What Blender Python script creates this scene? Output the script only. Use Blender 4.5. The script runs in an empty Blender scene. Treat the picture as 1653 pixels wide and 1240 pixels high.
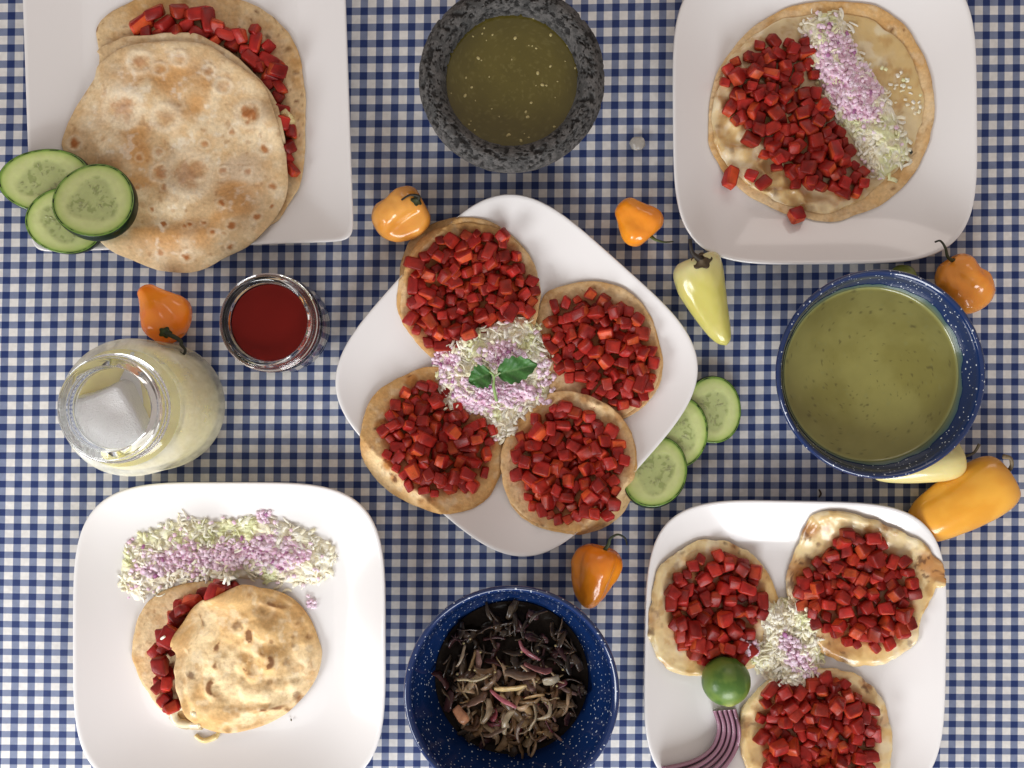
import bpy, bmesh, math, random
import numpy as np
from mathutils import Vector, Matrix, Euler

random.seed(7)
rng = np.random.default_rng(11)
sc = bpy.context.scene
col = sc.collection

# ------------------------------------------------------------------ camera, light, exposure
H = 0.85                      # camera height over the table, metres
S = 0.0005                    # metres on the table per photograph pixel
CX, CY = 826.5, 620.0
cam_d = bpy.data.cameras.new('camera')
cam = bpy.data.objects.new('camera', cam_d); col.objects.link(cam)
cam.location = (0, 0, H)
cam_d.sensor_width = 36.0
cam_d.lens = 36.0 * H / (1653 * S)
cam_d.clip_start = 0.02; cam_d.clip_end = 50
sc.camera = cam

world = bpy.data.worlds.new('World'); sc.world = world
world.use_nodes = True
bg = world.node_tree.nodes['Background']
bg.inputs[0].default_value = (1.0, 0.86, 0.79, 1)
bg.inputs[1].default_value = 0.38

def area(name, loc, target, sx, sy, power, color):
    d = bpy.data.lights.new(name, 'AREA'); d.shape = 'RECTANGLE'
    d.size = sx; d.size_y = sy; d.energy = power; d.color = color
    o = bpy.data.objects.new(name, d); col.objects.link(o)
    o.location = loc
    o.rotation_euler = (Vector(target) - Vector(loc)).to_track_quat('-Z', 'Y').to_euler()
    return o
# the bright window on the near side of the table
area('window_light', (0.20, -1.20, 0.62), (0, 0.0, 0), 0.70, 0.50, 12.0, (0.94, 0.97, 1.0))
# a second opening, farther to the left
area('side_window_light', (-0.95, -0.72, 0.52), (0, 0, 0), 0.6, 0.42, 9.5, (0.96, 0.98, 1.0))
# a small far opening behind the table, seen as faint streaks in the china
area('far_window_light', (0.35, 1.45, 0.95), (0, 0, 0), 0.95, 0.60, 3.2, (1.0, 0.90, 0.84))

sc.view_settings.view_transform = 'Standard'
sc.view_settings.look = 'None'
sc.view_settings.exposure = 0.15
sc.view_settings.gamma = 1.0
sc.render.engine = 'CYCLES'
sc.cycles.use_denoising = True
sc.cycles.max_bounces = 10
sc.cycles.transmission_bounces = 10
sc.cycles.caustics_reflective = False
sc.cycles.caustics_refractive = True
sc.cycles.sample_clamp_indirect = 6.0

# ------------------------------------------------------------------ helpers: coordinates, noise
def W(px, py, z=0.0):
    """a place at height z that the photograph shows at pixel (px, py)"""
    k = S * (1 - z / H)
    return ((np.asarray(px) - CX) * k, -(np.asarray(py) - CY) * k)
def WV(px, py, z=0.0):
    x, y = W(px, py, z); return Vector((float(x), float(y), z))
def PX(x, y, z=0.0):
    k = S * (1 - np.asarray(z) / H)
    return x / k + CX, -y / k + CY

def _hash(ix, iy, iz, seed):
    h = (ix.astype(np.int64) * 374761393 + iy.astype(np.int64) * 668265263 + iz.astype(np.int64) * 2147483647 + seed * 144269) & 0xFFFFFFFF
    h = ((h ^ (h >> 13)) * 1274126177) & 0xFFFFFFFF
    h = ((h ^ (h >> 16)) * 2246822519) & 0xFFFFFFFF
    return ((h ^ (h >> 15)) & 0xFFFFFF) / float(0xFFFFFF)
def vnoise(x, y, z, seed=0):
    x, y, z = np.broadcast_arrays(np.asarray(x, float), np.asarray(y, float), np.asarray(z, float))
    ix, iy, iz = np.floor(x), np.floor(y), np.floor(z)
    fx, fy, fz = x - ix, y - iy, z - iz
    fx, fy, fz = [f * f * f * (f * (f * 6 - 15) + 10) for f in (fx, fy, fz)]
    r = 0
    for dx in (0, 1):
        for dy in (0, 1):
            for dz in (0, 1):
                w = (fx if dx else 1 - fx) * (fy if dy else 1 - fy) * (fz if dz else 1 - fz)
                r = r + w * _hash(ix + dx, iy + dy, iz + dz, seed)
    return r
def fbm(x, y, z=0.0, seed=0, octv=4, gain=0.5):
    a, t, r, f = 1.0, 0.0, 0.0, 1.0
    for i in range(octv):
        r = r + a * vnoise(np.asarray(x) * f, np.asarray(y) * f, np.asarray(z) * f, seed + 17 * i)
        t += a; a *= gain; f *= 2.03
    return r / t
def sstep(a, b, x):
    t = np.clip((x - a) / (b - a), 0, 1); return t * t * (3 - 2 * t)
def mixc(a, b, t):
    t = np.asarray(t)[..., None]; return np.asarray(a) * (1 - t) + np.asarray(b) * t

# ------------------------------------------------------------------ helpers: things and meshes
def tag(o, label=None, cat=None, group=None, kind=None):
    if label: o['label'] = label
    if cat: o['category'] = cat
    if group: o['group'] = group
    if kind: o['kind'] = kind
    return o
def thing(name, loc, label, cat, group=None):
    o = bpy.data.objects.new(name, None); col.objects.link(o)
    o.location = loc; o.empty_display_size = 0.01
    return tag(o, label, cat, group)
def link(name, me, parent=None, loc=(0, 0, 0)):
    o = bpy.data.objects.new(name, me); col.objects.link(o)
    o.location = loc
    if parent is not None: o.parent = parent
    return o
def mesh(name, V, F, mat=None, C=None, smooth=True, origin=None):
    V = np.asarray(V, float)
    if origin is not None: V = V - np.asarray(origin, float)
    me = bpy.data.meshes.new(name)
    me.from_pydata(V.tolist(), [], F if isinstance(F, list) else F.tolist())
    if C is not None:
        C = np.asarray(C, float)
        if C.shape[1] == 3: C = np.concatenate([C, np.ones((len(C), 1))], 1)
        a = me.color_attributes.new('col', 'FLOAT_COLOR', 'POINT')
        a.data.foreach_set('color', C.ravel())
    if smooth: me.polygons.foreach_set('use_smooth', [True] * len(me.polygons))
    if mat: me.materials.append(mat)
    me.update()
    return me
def grid_faces(nr, nt, wrap=True, flip=False):
    F = []
    for i in range(nr - 1):
        for j in range(nt if wrap else nt - 1):
            k = (j + 1) % nt
            q = [i * nt + j, i * nt + k, (i + 1) * nt + k, (i + 1) * nt + j]
            F.append(q[::-1] if flip else q)
    return F
def catmull(P, n, closed=True):
    P = np.asarray(P, float); m = len(P)
    t = np.linspace(0, m if closed else m - 1, n, endpoint=not closed)
    i = np.floor(t).astype(int); f = (t - i)[:, None]
    if closed:
        a, b, c, d = P[(i - 1) % m], P[i % m], P[(i + 1) % m], P[(i + 2) % m]
    else:
        i = np.minimum(i, m - 2); f = (t - i)[:, None]
        a, b, c, d = P[np.maximum(i - 1, 0)], P[i], P[i + 1], P[np.minimum(i + 2, m - 1)]
    return 0.5 * (2 * b + (c - a) * f + (2 * a - 5 * b + 4 * c - d) * f ** 2 + (3 * b - a - 3 * c + d) * f ** 3)
def tube_vf(pts, radii, n=10, cap=True):
    P = np.asarray(pts, float); m = len(P)
    R = np.broadcast_to(np.asarray(radii, float), (m,))
    T = np.gradient(P, axis=0); T /= np.linalg.norm(T, axis=1)[:, None] + 1e-12
    up = np.array([0, 0, 1.0])
    V = []
    for i in range(m):
        s = np.cross(T[i], up)
        if np.linalg.norm(s) < 1e-4: s = np.array([1.0, 0, 0])
        s /= np.linalg.norm(s); u = np.cross(s, T[i])
        a = np.linspace(0, 2 * np.pi, n, endpoint=False)
        V.append(P[i] + R[i] * (np.cos(a)[:, None] * s + np.sin(a)[:, None] * u))
    V = np.concatenate(V); F = grid_faces(m, n)
    if cap:
        F.append(list(range(n))[::-1]); F.append([(m - 1) * n + j for j in range(n)])
    return V, F
def lathe_vf(prof, n=128, disp=None):
    """prof: (radius, z) from inside centre to outside; returns verts, faces about the z axis"""
    P = np.asarray(prof, float); m = len(P)
    a = np.linspace(0, 2 * np.pi, n, endpoint=False)
    V = np.stack([P[:, 0:1] * np.cos(a), P[:, 0:1] * np.sin(a), np.repeat(P[:, 1:2], n, 1)], -1).reshape(-1, 3)
    return V, grid_faces(m, n, flip=True)
def smooth_prof(pts, n): return catmull(pts, n, closed=False)

# ------------------------------------------------------------------ the height map everything is stacked on
GX0, GY0, GR = -0.48, -0.40, 0.001
NX, NY = 961, 801
HM = np.zeros((NY, NX))
def hm_window(x0, x1, y0, y1):
    i0, i1 = max(0, int((x0 - GX0) / GR) - 1), min(NX, int((x1 - GX0) / GR) + 2)
    j0, j1 = max(0, int((y0 - GY0) / GR) - 1), min(NY, int((y1 - GY0) / GR) + 2)
    X, Y = np.meshgrid(GX0 + GR * np.arange(i0, i1), GY0 + GR * np.arange(j0, j1))
    return slice(j0, j1), slice(i0, i1), X, Y
def sample(G, x, y, off=(0, 0)):
    fx = np.clip((np.asarray(x) - GX0) / GR - off[0], 0, G.shape[1] - 1.001); fy = np.clip((np.asarray(y) - GY0) / GR - off[1], 0, G.shape[0] - 1.001)
    i, j = fx.astype(int), fy.astype(int); u, v = fx - i, fy - j
    return (G[j, i] * (1 - u) + G[j, i + 1] * u) * (1 - v) + (G[j + 1, i] * (1 - u) + G[j + 1, i + 1] * u) * v
def box(G, r):
    def one(A):
        P = np.pad(A, ((0, 0), (r + 1, r)), mode='edge'); c = np.cumsum(P, 1)
        return (c[:, 2 * r + 1:] - c[:, :-2 * r - 1]) / (2 * r + 1)
    return one(one(G).T).T
def drape(x0, x1, y0, y1, it=14, r=5, sm=3):
    sj, si, X, Y = hm_window(x0 - .02, x1 + .02, y0 - .02, y1 + .02)
    base = HM[sj, si]; B = base.copy()
    for _ in range(it): B = np.maximum(base, box(B, r))
    B = np.maximum(base, box(box(B, sm), sm)) if sm <= 3 else box(box(B, sm), sm) + .0004
    if sm > 3:
        e = np.clip(base + .0006 - B, 0, None)
        for _ in range(7):
            e = np.maximum.reduce([e, np.roll(e, 1, 0), np.roll(e, -1, 0), np.roll(e, 1, 1), np.roll(e, -1, 1)])
        B = B + box(box(e, 3), 3)
    off = (si.start, sj.start)
    return lambda x, y: sample(B, x, y, off)

# ------------------------------------------------------------------ materials
def nodes(m): return m.node_tree.nodes, m.node_tree.links
def pmat(name, base=(0.8, 0.8, 0.8), rough=0.5, sss=0.0, sss_r=(1, .5, .25), sss_s=0.003, coat=0.0, coat_r=0.05,
         trans=0.0, ior=1.45, spec=0.5, attr=False, bump=None, noise=None):
    m = bpy.data.materials.new(name); m.use_nodes = True
    N, L = nodes(m); b = N['Principled BSDF']
    b.inputs['Base Color'].default_value = (*base, 1)
    b.inputs['Roughness'].default_value = rough
    b.inputs['IOR'].default_value = ior
    b.inputs['Specular IOR Level'].default_value = spec
    b.inputs['Transmission Weight'].default_value = trans
    b.inputs['Coat Weight'].default_value = coat; b.inputs['Coat Roughness'].default_value = coat_r
    if sss:
        b.inputs['Subsurface Weight'].default_value = sss
        b.inputs['Subsurface Radius'].default_value = sss_r
        b.inputs['Subsurface Scale'].default_value = sss_s
    tc = N.new('ShaderNodeTexCoord')
    src = None
    if attr:
        a = N.new('ShaderNodeVertexColor'); a.layer_name = 'col'; src = a.outputs[0]
    if noise:                                    # (scale, amount): fine mottling of the colour
        nz = N.new('ShaderNodeTexNoise'); nz.inputs['Scale'].default_value = noise[0]; nz.inputs['Detail'].default_value = 6
        L.new(tc.outputs['Object'], nz.inputs['Vector'])
        hsv = N.new('ShaderNodeHueSaturation')
        mr = N.new('ShaderNodeMapRange'); mr.inputs[1].default_value = .25; mr.inputs[2].default_value = .75
        mr.inputs[3].default_value = 1 - noise[1]; mr.inputs[4].default_value = 1 + noise[1]
        L.new(nz.outputs[0], mr.inputs[0]); L.new(mr.outputs[0], hsv.inputs['Value'])
        if src is not None: L.new(src, hsv.inputs['Color'])
        else: hsv.inputs['Color'].default_value = (*base, 1)
        src = hsv.outputs[0]
    if src is not None: L.new(src, b.inputs['Base Color'])
    if bump:                                     # (scale, strength, distance)
        nz2 = N.new('ShaderNodeTexNoise'); nz2.inputs['Scale'].default_value = bump[0]; nz2.inputs['Detail'].default_value = 5
        L.new(tc.outputs['Object'], nz2.inputs['Vector'])
        bp = N.new('ShaderNodeBump'); bp.inputs['Strength'].default_value = bump[1]; bp.inputs['Distance'].default_value = bump[2]
        L.new(nz2.outputs[0], bp.inputs['Height']); L.new(bp.outputs[0], b.inputs['Normal'])
    return m

def gingham():
    m = bpy.data.materials.new('gingham_cloth'); m.use_nodes = True
    N, L = nodes(m); b = N['Principled BSDF']; b.inputs['Roughness'].default_value = 0.55
    b.inputs['Specular IOR Level'].default_value = 0.3
    uv = N.new('ShaderNodeUVMap'); uv.uv_map = 'weave'
    sep = N.new('ShaderNodeSeparateXYZ'); L.new(uv.outputs[0], sep.inputs[0])
    def math_(op, a, bb=None):
        n = N.new('ShaderNodeMath'); n.operation = op
        if isinstance(a, (int, float)): n.inputs[0].default_value = a
        else: L.new(a, n.inputs[0])
        if bb is not None:
            if isinstance(bb, (int, float)): n.inputs[1].default_value = bb
            else: L.new(bb, n.inputs[1])
        return n.outputs[0]
    def band(c):
        f = math_('FRACT', c)
        d = math_('ABSOLUTE', math_('SUBTRACT', f, 0.235))
        mr = N.new('ShaderNodeMapRange'); mr.interpolation_type = 'SMOOTHSTEP'
        mr.inputs[1].default_value = 0.215; mr.inputs[2].default_value = 0.255; mr.inputs[3].default_value = 1; mr.inputs[4].default_value = 0
        L.new(d, mr.inputs[0]); return mr.outputs[0]
    bx, by = band(sep.outputs[0]), band(sep.outputs[1])
    s = math_('MULTIPLY', math_('ADD', bx, by), 0.5)
    # threads: fine woven rows show in the half tones
    th = math_('SINE', math_('MULTIPLY', math_('ADD', sep.outputs[0], sep.outputs[1]), 2 * math.pi * 9))
    half = math_('MULTIPLY', math_('MULTIPLY', s, math_('SUBTRACT', 1.0, s)), math_('MULTIPLY', th, 0.10))
    s2 = math_('ADD', s, half)
    r = N.new('ShaderNodeValToRGB'); L.new(s2, r.inputs[0])
    e = r.color_ramp.elements
    e[0].position = 0; e[0].color = (0.70, 0.685, 0.66, 1)
    e[1].position = 1; e[1].color = (0.011, 0.029, 0.125, 1)
    k = r.color_ramp.elements.new(0.5); k.color = (0.18, 0.215, 0.325, 1)
    nz = N.new('ShaderNodeTexNoise'); nz.inputs['Scale'].default_value = 2.3; nz.inputs['Detail'].default_value = 5
    L.new(uv.outputs[0], nz.inputs['Vector'])
    mr = N.new('ShaderNodeMapRange'); mr.inputs[1].default_value = .3; mr.inputs[2].default_value = .7; mr.inputs[3].default_value = .9; mr.inputs[4].default_value = 1.08
    L.new(nz.outputs[0], mr.inputs[0])
    hsv = N.new('ShaderNodeHueSaturation'); L.new(mr.outputs[0], hsv.inputs['Value']); L.new(r.outputs[0], hsv.inputs['Color'])
    L.new(hsv.outputs[0], b.inputs['Base Color'])
    wv = math_('MULTIPLY', math_('SINE', math_('MULTIPLY', sep.outputs[0], 2 * math.pi * 14)), math_('SINE', math_('MULTIPLY', sep.outputs[1], 2 * math.pi * 14)))
    bp = N.new('ShaderNodeBump'); bp.inputs['Strength'].default_value = 0.12; bp.inputs['Distance'].default_value = 0.0002
    L.new(wv, bp.inputs['Height']); L.new(bp.outputs[0], b.inputs['Normal'])
    return m

def enamel():
    m = pmat('blue_enamel', (0.006, 0.025, 0.105), 0.12, coat=0.6, coat_r=0.03)
    N, L = nodes(m); b = N['Principled BSDF']
    tc = N.new('ShaderNodeTexCoord')
    prev = None
    for sc_, th, keep, sd in ((230, 0.20, 0.80, 0), (420, 0.26, 0.68, 5), (120, 0.10, 0.72, 9)):
        mp = N.new('ShaderNodeMapping'); mp.inputs['Location'].default_value = (sd, sd * .7, sd * .3)
        L.new(tc.outputs['Object'], mp.inputs[0])
        nz = N.new('ShaderNodeTexNoise'); nz.inputs['Scale'].default_value = 300
        L.new(mp.outputs[0], nz.inputs[0])
        ad = N.new('ShaderNodeMixRGB'); ad.inputs[0].default_value = 0.0016
        L.new(mp.outputs[0], ad.inputs[1]); L.new(nz.outputs[1], ad.inputs[2])
        vo = N.new('ShaderNodeTexVoronoi'); vo.inputs['Scale'].default_value = sc_
        L.new(ad.outputs[0], vo.inputs['Vector'])
        lt = N.new('ShaderNodeMapRange'); lt.inputs[1].default_value = th; lt.inputs[2].default_value = th * .6; lt.inputs[3].default_value = 0; lt.inputs[4].default_value = 1
        L.new(vo.outputs['Distance'], lt.inputs[0])
        sp = N.new('ShaderNodeSeparateColor'); L.new(vo.outputs['Color'], sp.inputs[0])
        gt = N.new('ShaderNodeMath'); gt.operation = 'GREATER_THAN'; gt.inputs[1].default_value = keep; L.new(sp.outputs[0], gt.inputs[0])
        mu = N.new('ShaderNodeMath'); mu.operation = 'MULTIPLY'; L.new(lt.outputs[0], mu.inputs[0]); L.new(gt.outputs[0], mu.inputs[1])
        if prev is None: prev = mu.outputs[0]
        else:
            mx = N.new('ShaderNodeMath'); mx.operation = 'MAXIMUM'; L.new(prev, mx.inputs[0]); L.new(mu.outputs[0], mx.inputs[1]); prev = mx.outputs[0]
    mix = N.new('ShaderNodeMixRGB'); mix.inputs[1].default_value = (0.006, 0.025, 0.105, 1); mix.inputs[2].default_value = (0.7, 0.75, 0.8, 1)
    L.new(prev, mix.inputs[0]); L.new(mix.outputs[0], b.inputs['Base Color'])
    return m

def meat_mat():
    m = pmat('red_meat', (0.3, 0.02, 0.015), 0.40, sss=0.25, sss_r=(1, .25, .12), sss_s=0.004, coat=0.05, coat_r=0.25, spec=0.28)
    N, L = nodes(m); b = N['Principled BSDF']
    a = N.new('ShaderNodeVertexColor'); a.layer_name = 'col'
    oi = N.new('ShaderNodeObjectInfo'); tc = N.new('ShaderNodeTexCoord')
    nz = N.new('ShaderNodeTexNoise'); nz.inputs['Scale'].default_value = 1.6; nz.inputs['Detail'].default_value = 6
    nz.noise_dimensions = '4D'; L.new(tc.outputs['Object'], nz.inputs['Vector'])
    ml = N.new('ShaderNodeMath'); ml.operation = 'MULTIPLY'; ml.inputs[1].default_value = 37; L.new(oi.outputs['Random'], ml.inputs[0])
    L.new(ml.outputs[0], nz.inputs['W'])
    hs = N.new('ShaderNodeHueSaturation')
    mr = N.new('ShaderNodeMapRange'); mr.inputs[3].default_value = .50; mr.inputs[4].default_value = 1.05; L.new(oi.outputs['Random'], mr.inputs[0])
    L.new(mr.outputs[0], hs.inputs['Value']); L.new(a.outputs[0], hs.inputs['Color'])
    hs2 = N.new('ShaderNodeHueSaturation')
    mr2 = N.new('ShaderNodeMapRange'); mr2.inputs[1].default_value = .3; mr2.inputs[2].default_value = .7; mr2.inputs[3].default_value = .6; mr2.inputs[4].default_value = 1.35
    L.new(nz.outputs[0], mr2.inputs[0]); L.new(mr2.outputs[0], hs2.inputs['Value']); L.new(hs.outputs[0], hs2.inputs['Color'])
    L.new(hs2.outputs[0], b.inputs['Base Color'])
    bp = N.new('ShaderNodeBump'); bp.inputs['Strength'].default_value = 0.35; bp.inputs['Distance'].default_value = 0.001
    nz3 = N.new('ShaderNodeTexNoise'); nz3.inputs['Scale'].default_value = 3.5; nz3.inputs['Detail'].default_value = 4; L.new(tc.outputs['Object'], nz3.inputs['Vector'])
    L.new(nz3.outputs[0], bp.inputs['Height']); L.new(bp.outputs[0], b.inputs['Normal'])
    return m

M = {}
M['cloth'] = gingham()
M['wood'] = pmat('table_wood', (0.2, 0.1, 0.05), 0.5, noise=(12, .3))
M['china'] = pmat('white_china', (0.80, 0.785, 0.775), 0.13, coat=0.3, coat_r=0.04, noise=(6, .02))
M['tortilla'] = pmat('tortilla', rough=0.7, attr=True, sss=0.03, sss_r=(1, .6, .3), sss_s=0.002, spec=0.25, noise=(380, .16), bump=(340, .6, .0008))
M['cheese'] = pmat('melted_cheese', rough=0.28, attr=True, sss=0.25, sss_r=(1, .8, .4), sss_s=0.004, coat=0.35, coat_r=0.12, noise=(150, .06), bump=(110, .25, .001))
M['meat'] = meat_mat()
M['shred'] = pmat('chopped_vegetable', rough=0.45, attr=True, sss=0.25, sss_r=(1, .9, .7), sss_s=0.002, spec=0.3, bump=(700, .5, .0008))
M['enamel'] = enamel()
M['stone'] = pmat('lava_stone', rough=0.85, attr=True, spec=0.35, noise=(900, .35), bump=(700, .6, .0006))
M['soup'] = pmat('green_soup', rough=0.16, attr=True, coat=0.35, coat_r=0.08, noise=(60, .07), bump=(45, .10, .0006))
M['salsa'] = pmat('salsa', rough=0.14, attr=True, coat=0.35, coat_r=0.08, noise=(80, .08), bump=(60, .08, .0005))
M['seed'] = pmat('pale_seed', (0.45, 0.38, 0.16), 0.4)
M['red_sauce'] = pmat('red_sauce', (0.15, 0.0075, 0.005), 0.25, spec=.18, noise=(50, .06))
M['pepper'] = pmat('pepper_skin', rough=0.23, attr=True, sss=0.18, sss_r=(1, .5, .15), sss_s=0.004, coat=0.45, coat_r=0.08, bump=(70, .10, .001))
M['stem'] = pmat('dry_stem', rough=0.6, attr=True, noise=(300, .3), bump=(300, .5, .0006))
M['cuke'] = pmat('cucumber_flesh', rough=0.22, attr=True, sss=0.35, sss_r=(.7, 1, .4), sss_s=0.004, coat=0.35, coat_r=0.12, bump=(250, .12, .0005))
M['rind'] = pmat('cucumber_rind', (0.005, 0.018, 0.005), 0.35, spec=.3, coat=0.08, noise=(180, .4))
M['lime'] = pmat('lime_skin', (0.06, 0.19, 0.012), 0.38, attr=True, coat=0.10, coat_r=0.15, bump=(420, .35, .0005))
M['onion'] = pmat('red_onion', rough=0.22, attr=True, sss=0.3, sss_r=(1, .6, .8), sss_s=0.003, coat=0.3, coat_r=0.1)
M['leaf'] = pmat('herb_leaf', rough=0.42, attr=True, spec=0.4, sss=0.1, sss_r=(.4, 1, .2), sss_s=0.001)
M['broth'] = pmat('dark_broth', (0.010, 0.006, 0.0035), 0.35, spec=.12, attr=True, bump=(160, .6, .002))
M['relish'] = pmat('cooked_strips', rough=0.34, attr=True, sss=0.3, sss_r=(1, .6, .4), sss_s=0.003, coat=0.22, coat_r=0.12, spec=.3, noise=(200, .25))
M['ice'] = pmat('cloudy_ice', (0.98, 0.98, 0.98), 0.12, sss=0.3, sss_r=(1, 1, 1), sss_s=0.015, coat=.6, coat_r=.05, trans=.10, ior=1.31, bump=(45, .5, .004))
M['lemonade'] = pmat('lemonade', (0.88, 0.80, 0.44), 0.10, sss=0.6, sss_r=(1, .9, .4), sss_s=0.02, ior=1.33, noise=(40, .1))
M['glass'] = pmat('clear_glass', (0.96, 0.975, 0.965), 0.02, trans=1.0, ior=1.45)
M['pebble'] = pmat('clear_drop', (0.75, 0.72, 0.66), 0.15, trans=0.6, ior=1.4)
def frosted():
    """thin glass covered with mist and fine drops"""
    m = bpy.data.materials.new('misted_glass'); m.use_nodes = True
    N, L = nodes(m); b = N['Principled BSDF']
    b.inputs['Base Color'].default_value = (0.88, 0.88, 0.85, 1); b.inputs['Roughness'].default_value = 0.16
    b.inputs['Coat Weight'].default_value = 0.5; b.inputs['Coat Roughness'].default_value = 0.06
    tc = N.new('ShaderNodeTexCoord'); sep = N.new('ShaderNodeSeparateXYZ'); L.new(tc.outputs['Object'], sep.inputs[0])
    tl = N.new('ShaderNodeBsdfTranslucent'); tl.inputs[0].default_value = (0.96, 0.96, 0.94, 1)
    tp = N.new('ShaderNodeBsdfTransparent'); tp.inputs[0].default_value = (0.97, 0.97, 0.94, 1)
    mp = N.new('ShaderNodeMapping'); mp.inputs['Scale'].default_value = (1, 1, .35); L.new(tc.outputs['Object'], mp.inputs[0])
    nz = N.new('ShaderNodeTexNoise'); nz.inputs['Scale'].default_value = 55; nz.inputs['Detail'].default_value = 7
    L.new(mp.outputs[0], nz.inputs['Vector'])
    mr = N.new('ShaderNodeMapRange'); mr.inputs[1].default_value = .32; mr.inputs[2].default_value = .68; mr.inputs[3].default_value = .15; mr.inputs[4].default_value = .85
    L.new(nz.outputs[0], mr.inputs[0])
    vo = N.new('ShaderNodeTexVoronoi'); vo.inputs['Scale'].default_value = 420; L.new(tc.outputs['Object'], vo.inputs['Vector'])
    bp = N.new('ShaderNodeBump'); bp.inputs['Strength'].default_value = .2; bp.inputs['Distance'].default_value = .0005
    L.new(vo.outputs[0], bp.inputs['Height']); L.new(bp.outputs[0], b.inputs['Normal'])
    m1 = N.new('ShaderNodeMixShader'); m1.inputs[0].default_value = .38; L.new(tl.outputs[0], m1.inputs[1]); L.new(b.outputs[0], m1.inputs[2])
    m2 = N.new('ShaderNodeMixShader'); L.new(mr.outputs[0], m2.inputs[0]); L.new(tp.outputs[0], m2.inputs[1]); L.new(m1.outputs[0], m2.inputs[2])
    L.new(m2.outputs[0], N['Material Output'].inputs['Surface'])
    return m
M['misted'] = frosted()

# ------------------------------------------------------------------ table and cloth
def build_table():
    me = bpy.data.meshes.new('table_top'); bm = bmesh.new()
    bmesh.ops.create_cube(bm, size=1); bmesh.ops.scale(bm, vec=(1.5, 1.2, 0.03), verts=bm.verts)
    bmesh.ops.translate(bm, vec=(0, 0, -0.0185), verts=bm.verts); bm.to_mesh(me); bm.free(); me.materials.append(M['wood'])
    tag(link('table_top', me), kind='structure')
    nx, ny = 150, 120
    xs, ys = np.linspace(-.752, .752, nx), np.linspace(-.602, .602, ny)
    X, Y = np.meshgrid(xs, ys)
    Z = 0.0012 * (fbm(X * 6, Y * 6, 0, 3, 3) - 0.9)
    V = np.stack([X, Y, Z], -1).reshape(-1, 3)
    F = grid_faces(ny, nx, wrap=False)
    n = len(V)
    px, py = PX(X, Y)
    u = (px - 17.5) / 26.35 + (px - 17.5) ** 2 * 0.5 * 1.45 / 1653 / 25.6 ** 2 + 0.0155 * (py - 1110) / 25.8 * np.clip(1.25 - px / 1653, .2, 1.2)
    v = (py - 1114.7) / 23.9 + 0.012 * (px - 826) / 24 * np.clip((py - 700) / -700, -.4, 1) + .0000035 * (py - 620) ** 2
    u = u + 0.16 * (fbm(X * 6, Y * 6, 0, 21, 2) - .5); v = v + 0.16 * (fbm(X * 6, Y * 6, 0, 31, 2) - .5)
    me = mesh('tablecloth', V, F, M['cloth'])
    uvl = me.uv_layers.new(name='weave')
    idx = np.empty(len(me.loops), int); me.loops.foreach_get('vertex_index', idx)
    UV = np.stack([u.ravel(), v.ravel()], -1)[idx]
    uvl.data.foreach_set('uv', UV.ravel())
    o = link('tablecloth', me)
    md = o.modifiers.new('thickness', 'SOLIDIFY'); md.thickness = 0.0015; md.offset = -1
    tag(o, 'navy and white gingham check tablecloth spread under all the dishes', 'tablecloth')
build_table()

# ------------------------------------------------------------------ plates
def plate(name, cx, cy, hw_px, n, rot, rim, well, label, power=1.35, seg=320, group='white square plates'):
    c = WV(cx, cy, rim); hw = hw_px * S * (1 - rim / H)
    q = np.linspace(0, 4, seg, endpoint=False)           # even steps along a square keep the corners smooth
    side = np.floor(q).astype(int); f = (q - side) * 2 - 1
    sx = np.choose(side, [np.ones(seg), -f, -np.ones(seg), f]); sy = np.choose(side, [f, np.ones(seg), -f, -np.ones(seg)])
    th = np.arctan2(sy, sx)
    rr = 1 / (np.abs(np.cos(th)) ** n + np.abs(np.sin(th)) ** n) ** (1 / n)
    base, t = 0.0055, 0.0042
    rings = [(0.001, base), (well * .4, base), (well * .8, base), (well * .93, base + .0001)]
    for k in np.linspace(0, 1, 22)[1:]:
        s = well + (1 - well) * k
        rings.append((s * .994 if k < 1 else .994, base + (rim - base) * k ** power))
    e = t / hw
    rings += [(1.0, rim - .0004), (1.0025, rim - .0016), (1.0005, rim - .0030)]
    for k in np.linspace(1, 0, 10)[1:]:
        s = well + (1 - well) * k
        rings.append((s, max(base + (rim - base) * k ** power - t, .0018)))
    rings += [(well * .97, .0003), (well * .92, .0002), (well * .88, .0016), (0.001, .0016)]
    cr, sr = math.cos(rot), math.sin(rot)
    ux, uy = rr * np.cos(th), rr * np.sin(th)
    V = []
    for s, z in rings:
        x, y = ux * s * hw, uy * s * hw
        V.append(np.stack([x * cr - y * sr, x * sr + y * cr, np.full(seg, z)], -1))
    me = mesh(name, np.concatenate(V), grid_faces(len(rings), seg, flip=True), M['china'])
    o = link(name, me, loc=(c.x, c.y, 0.0006)); tag(o, label, 'plate', group)
    sj, si, X, Y = hm_window(c.x - hw * 1.45, c.x + hw * 1.45, c.y - hw * 1.45, c.y + hw * 1.45)
    x, y = X - c.x, Y - c.y
    lx, ly = (x * cr + y * sr) / hw, (-x * sr + y * cr) / hw
    s = (np.abs(lx) ** n + np.abs(ly) ** n) ** (1 / n)
    k = np.clip((s - well) / (1 - well), 0, 1)
    z = np.where(s <= 1.0, base + (rim - base) * k ** power + .0008, 0)
    HM[sj, si] = np.maximum(HM[sj, si], z)
    return o
R = math.radians
plate('dinner_plate', 302, 138, 260, 24, R(2.0), .020, .66, 'white square plate with sharp corners under the folded flour tortilla', power=1.15)
plate('dinner_plate', 1332, 181, 245, 4.3, R(0.5), .026, .62, 'white rounded plate holding the single large open tortilla', power=1.45)
plate('dinner_plate', 834, 606, 246, 4.0, R(48.2), .023, .62, 'white rounded plate set cornerwise under four open tacos', power=1.4)
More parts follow.
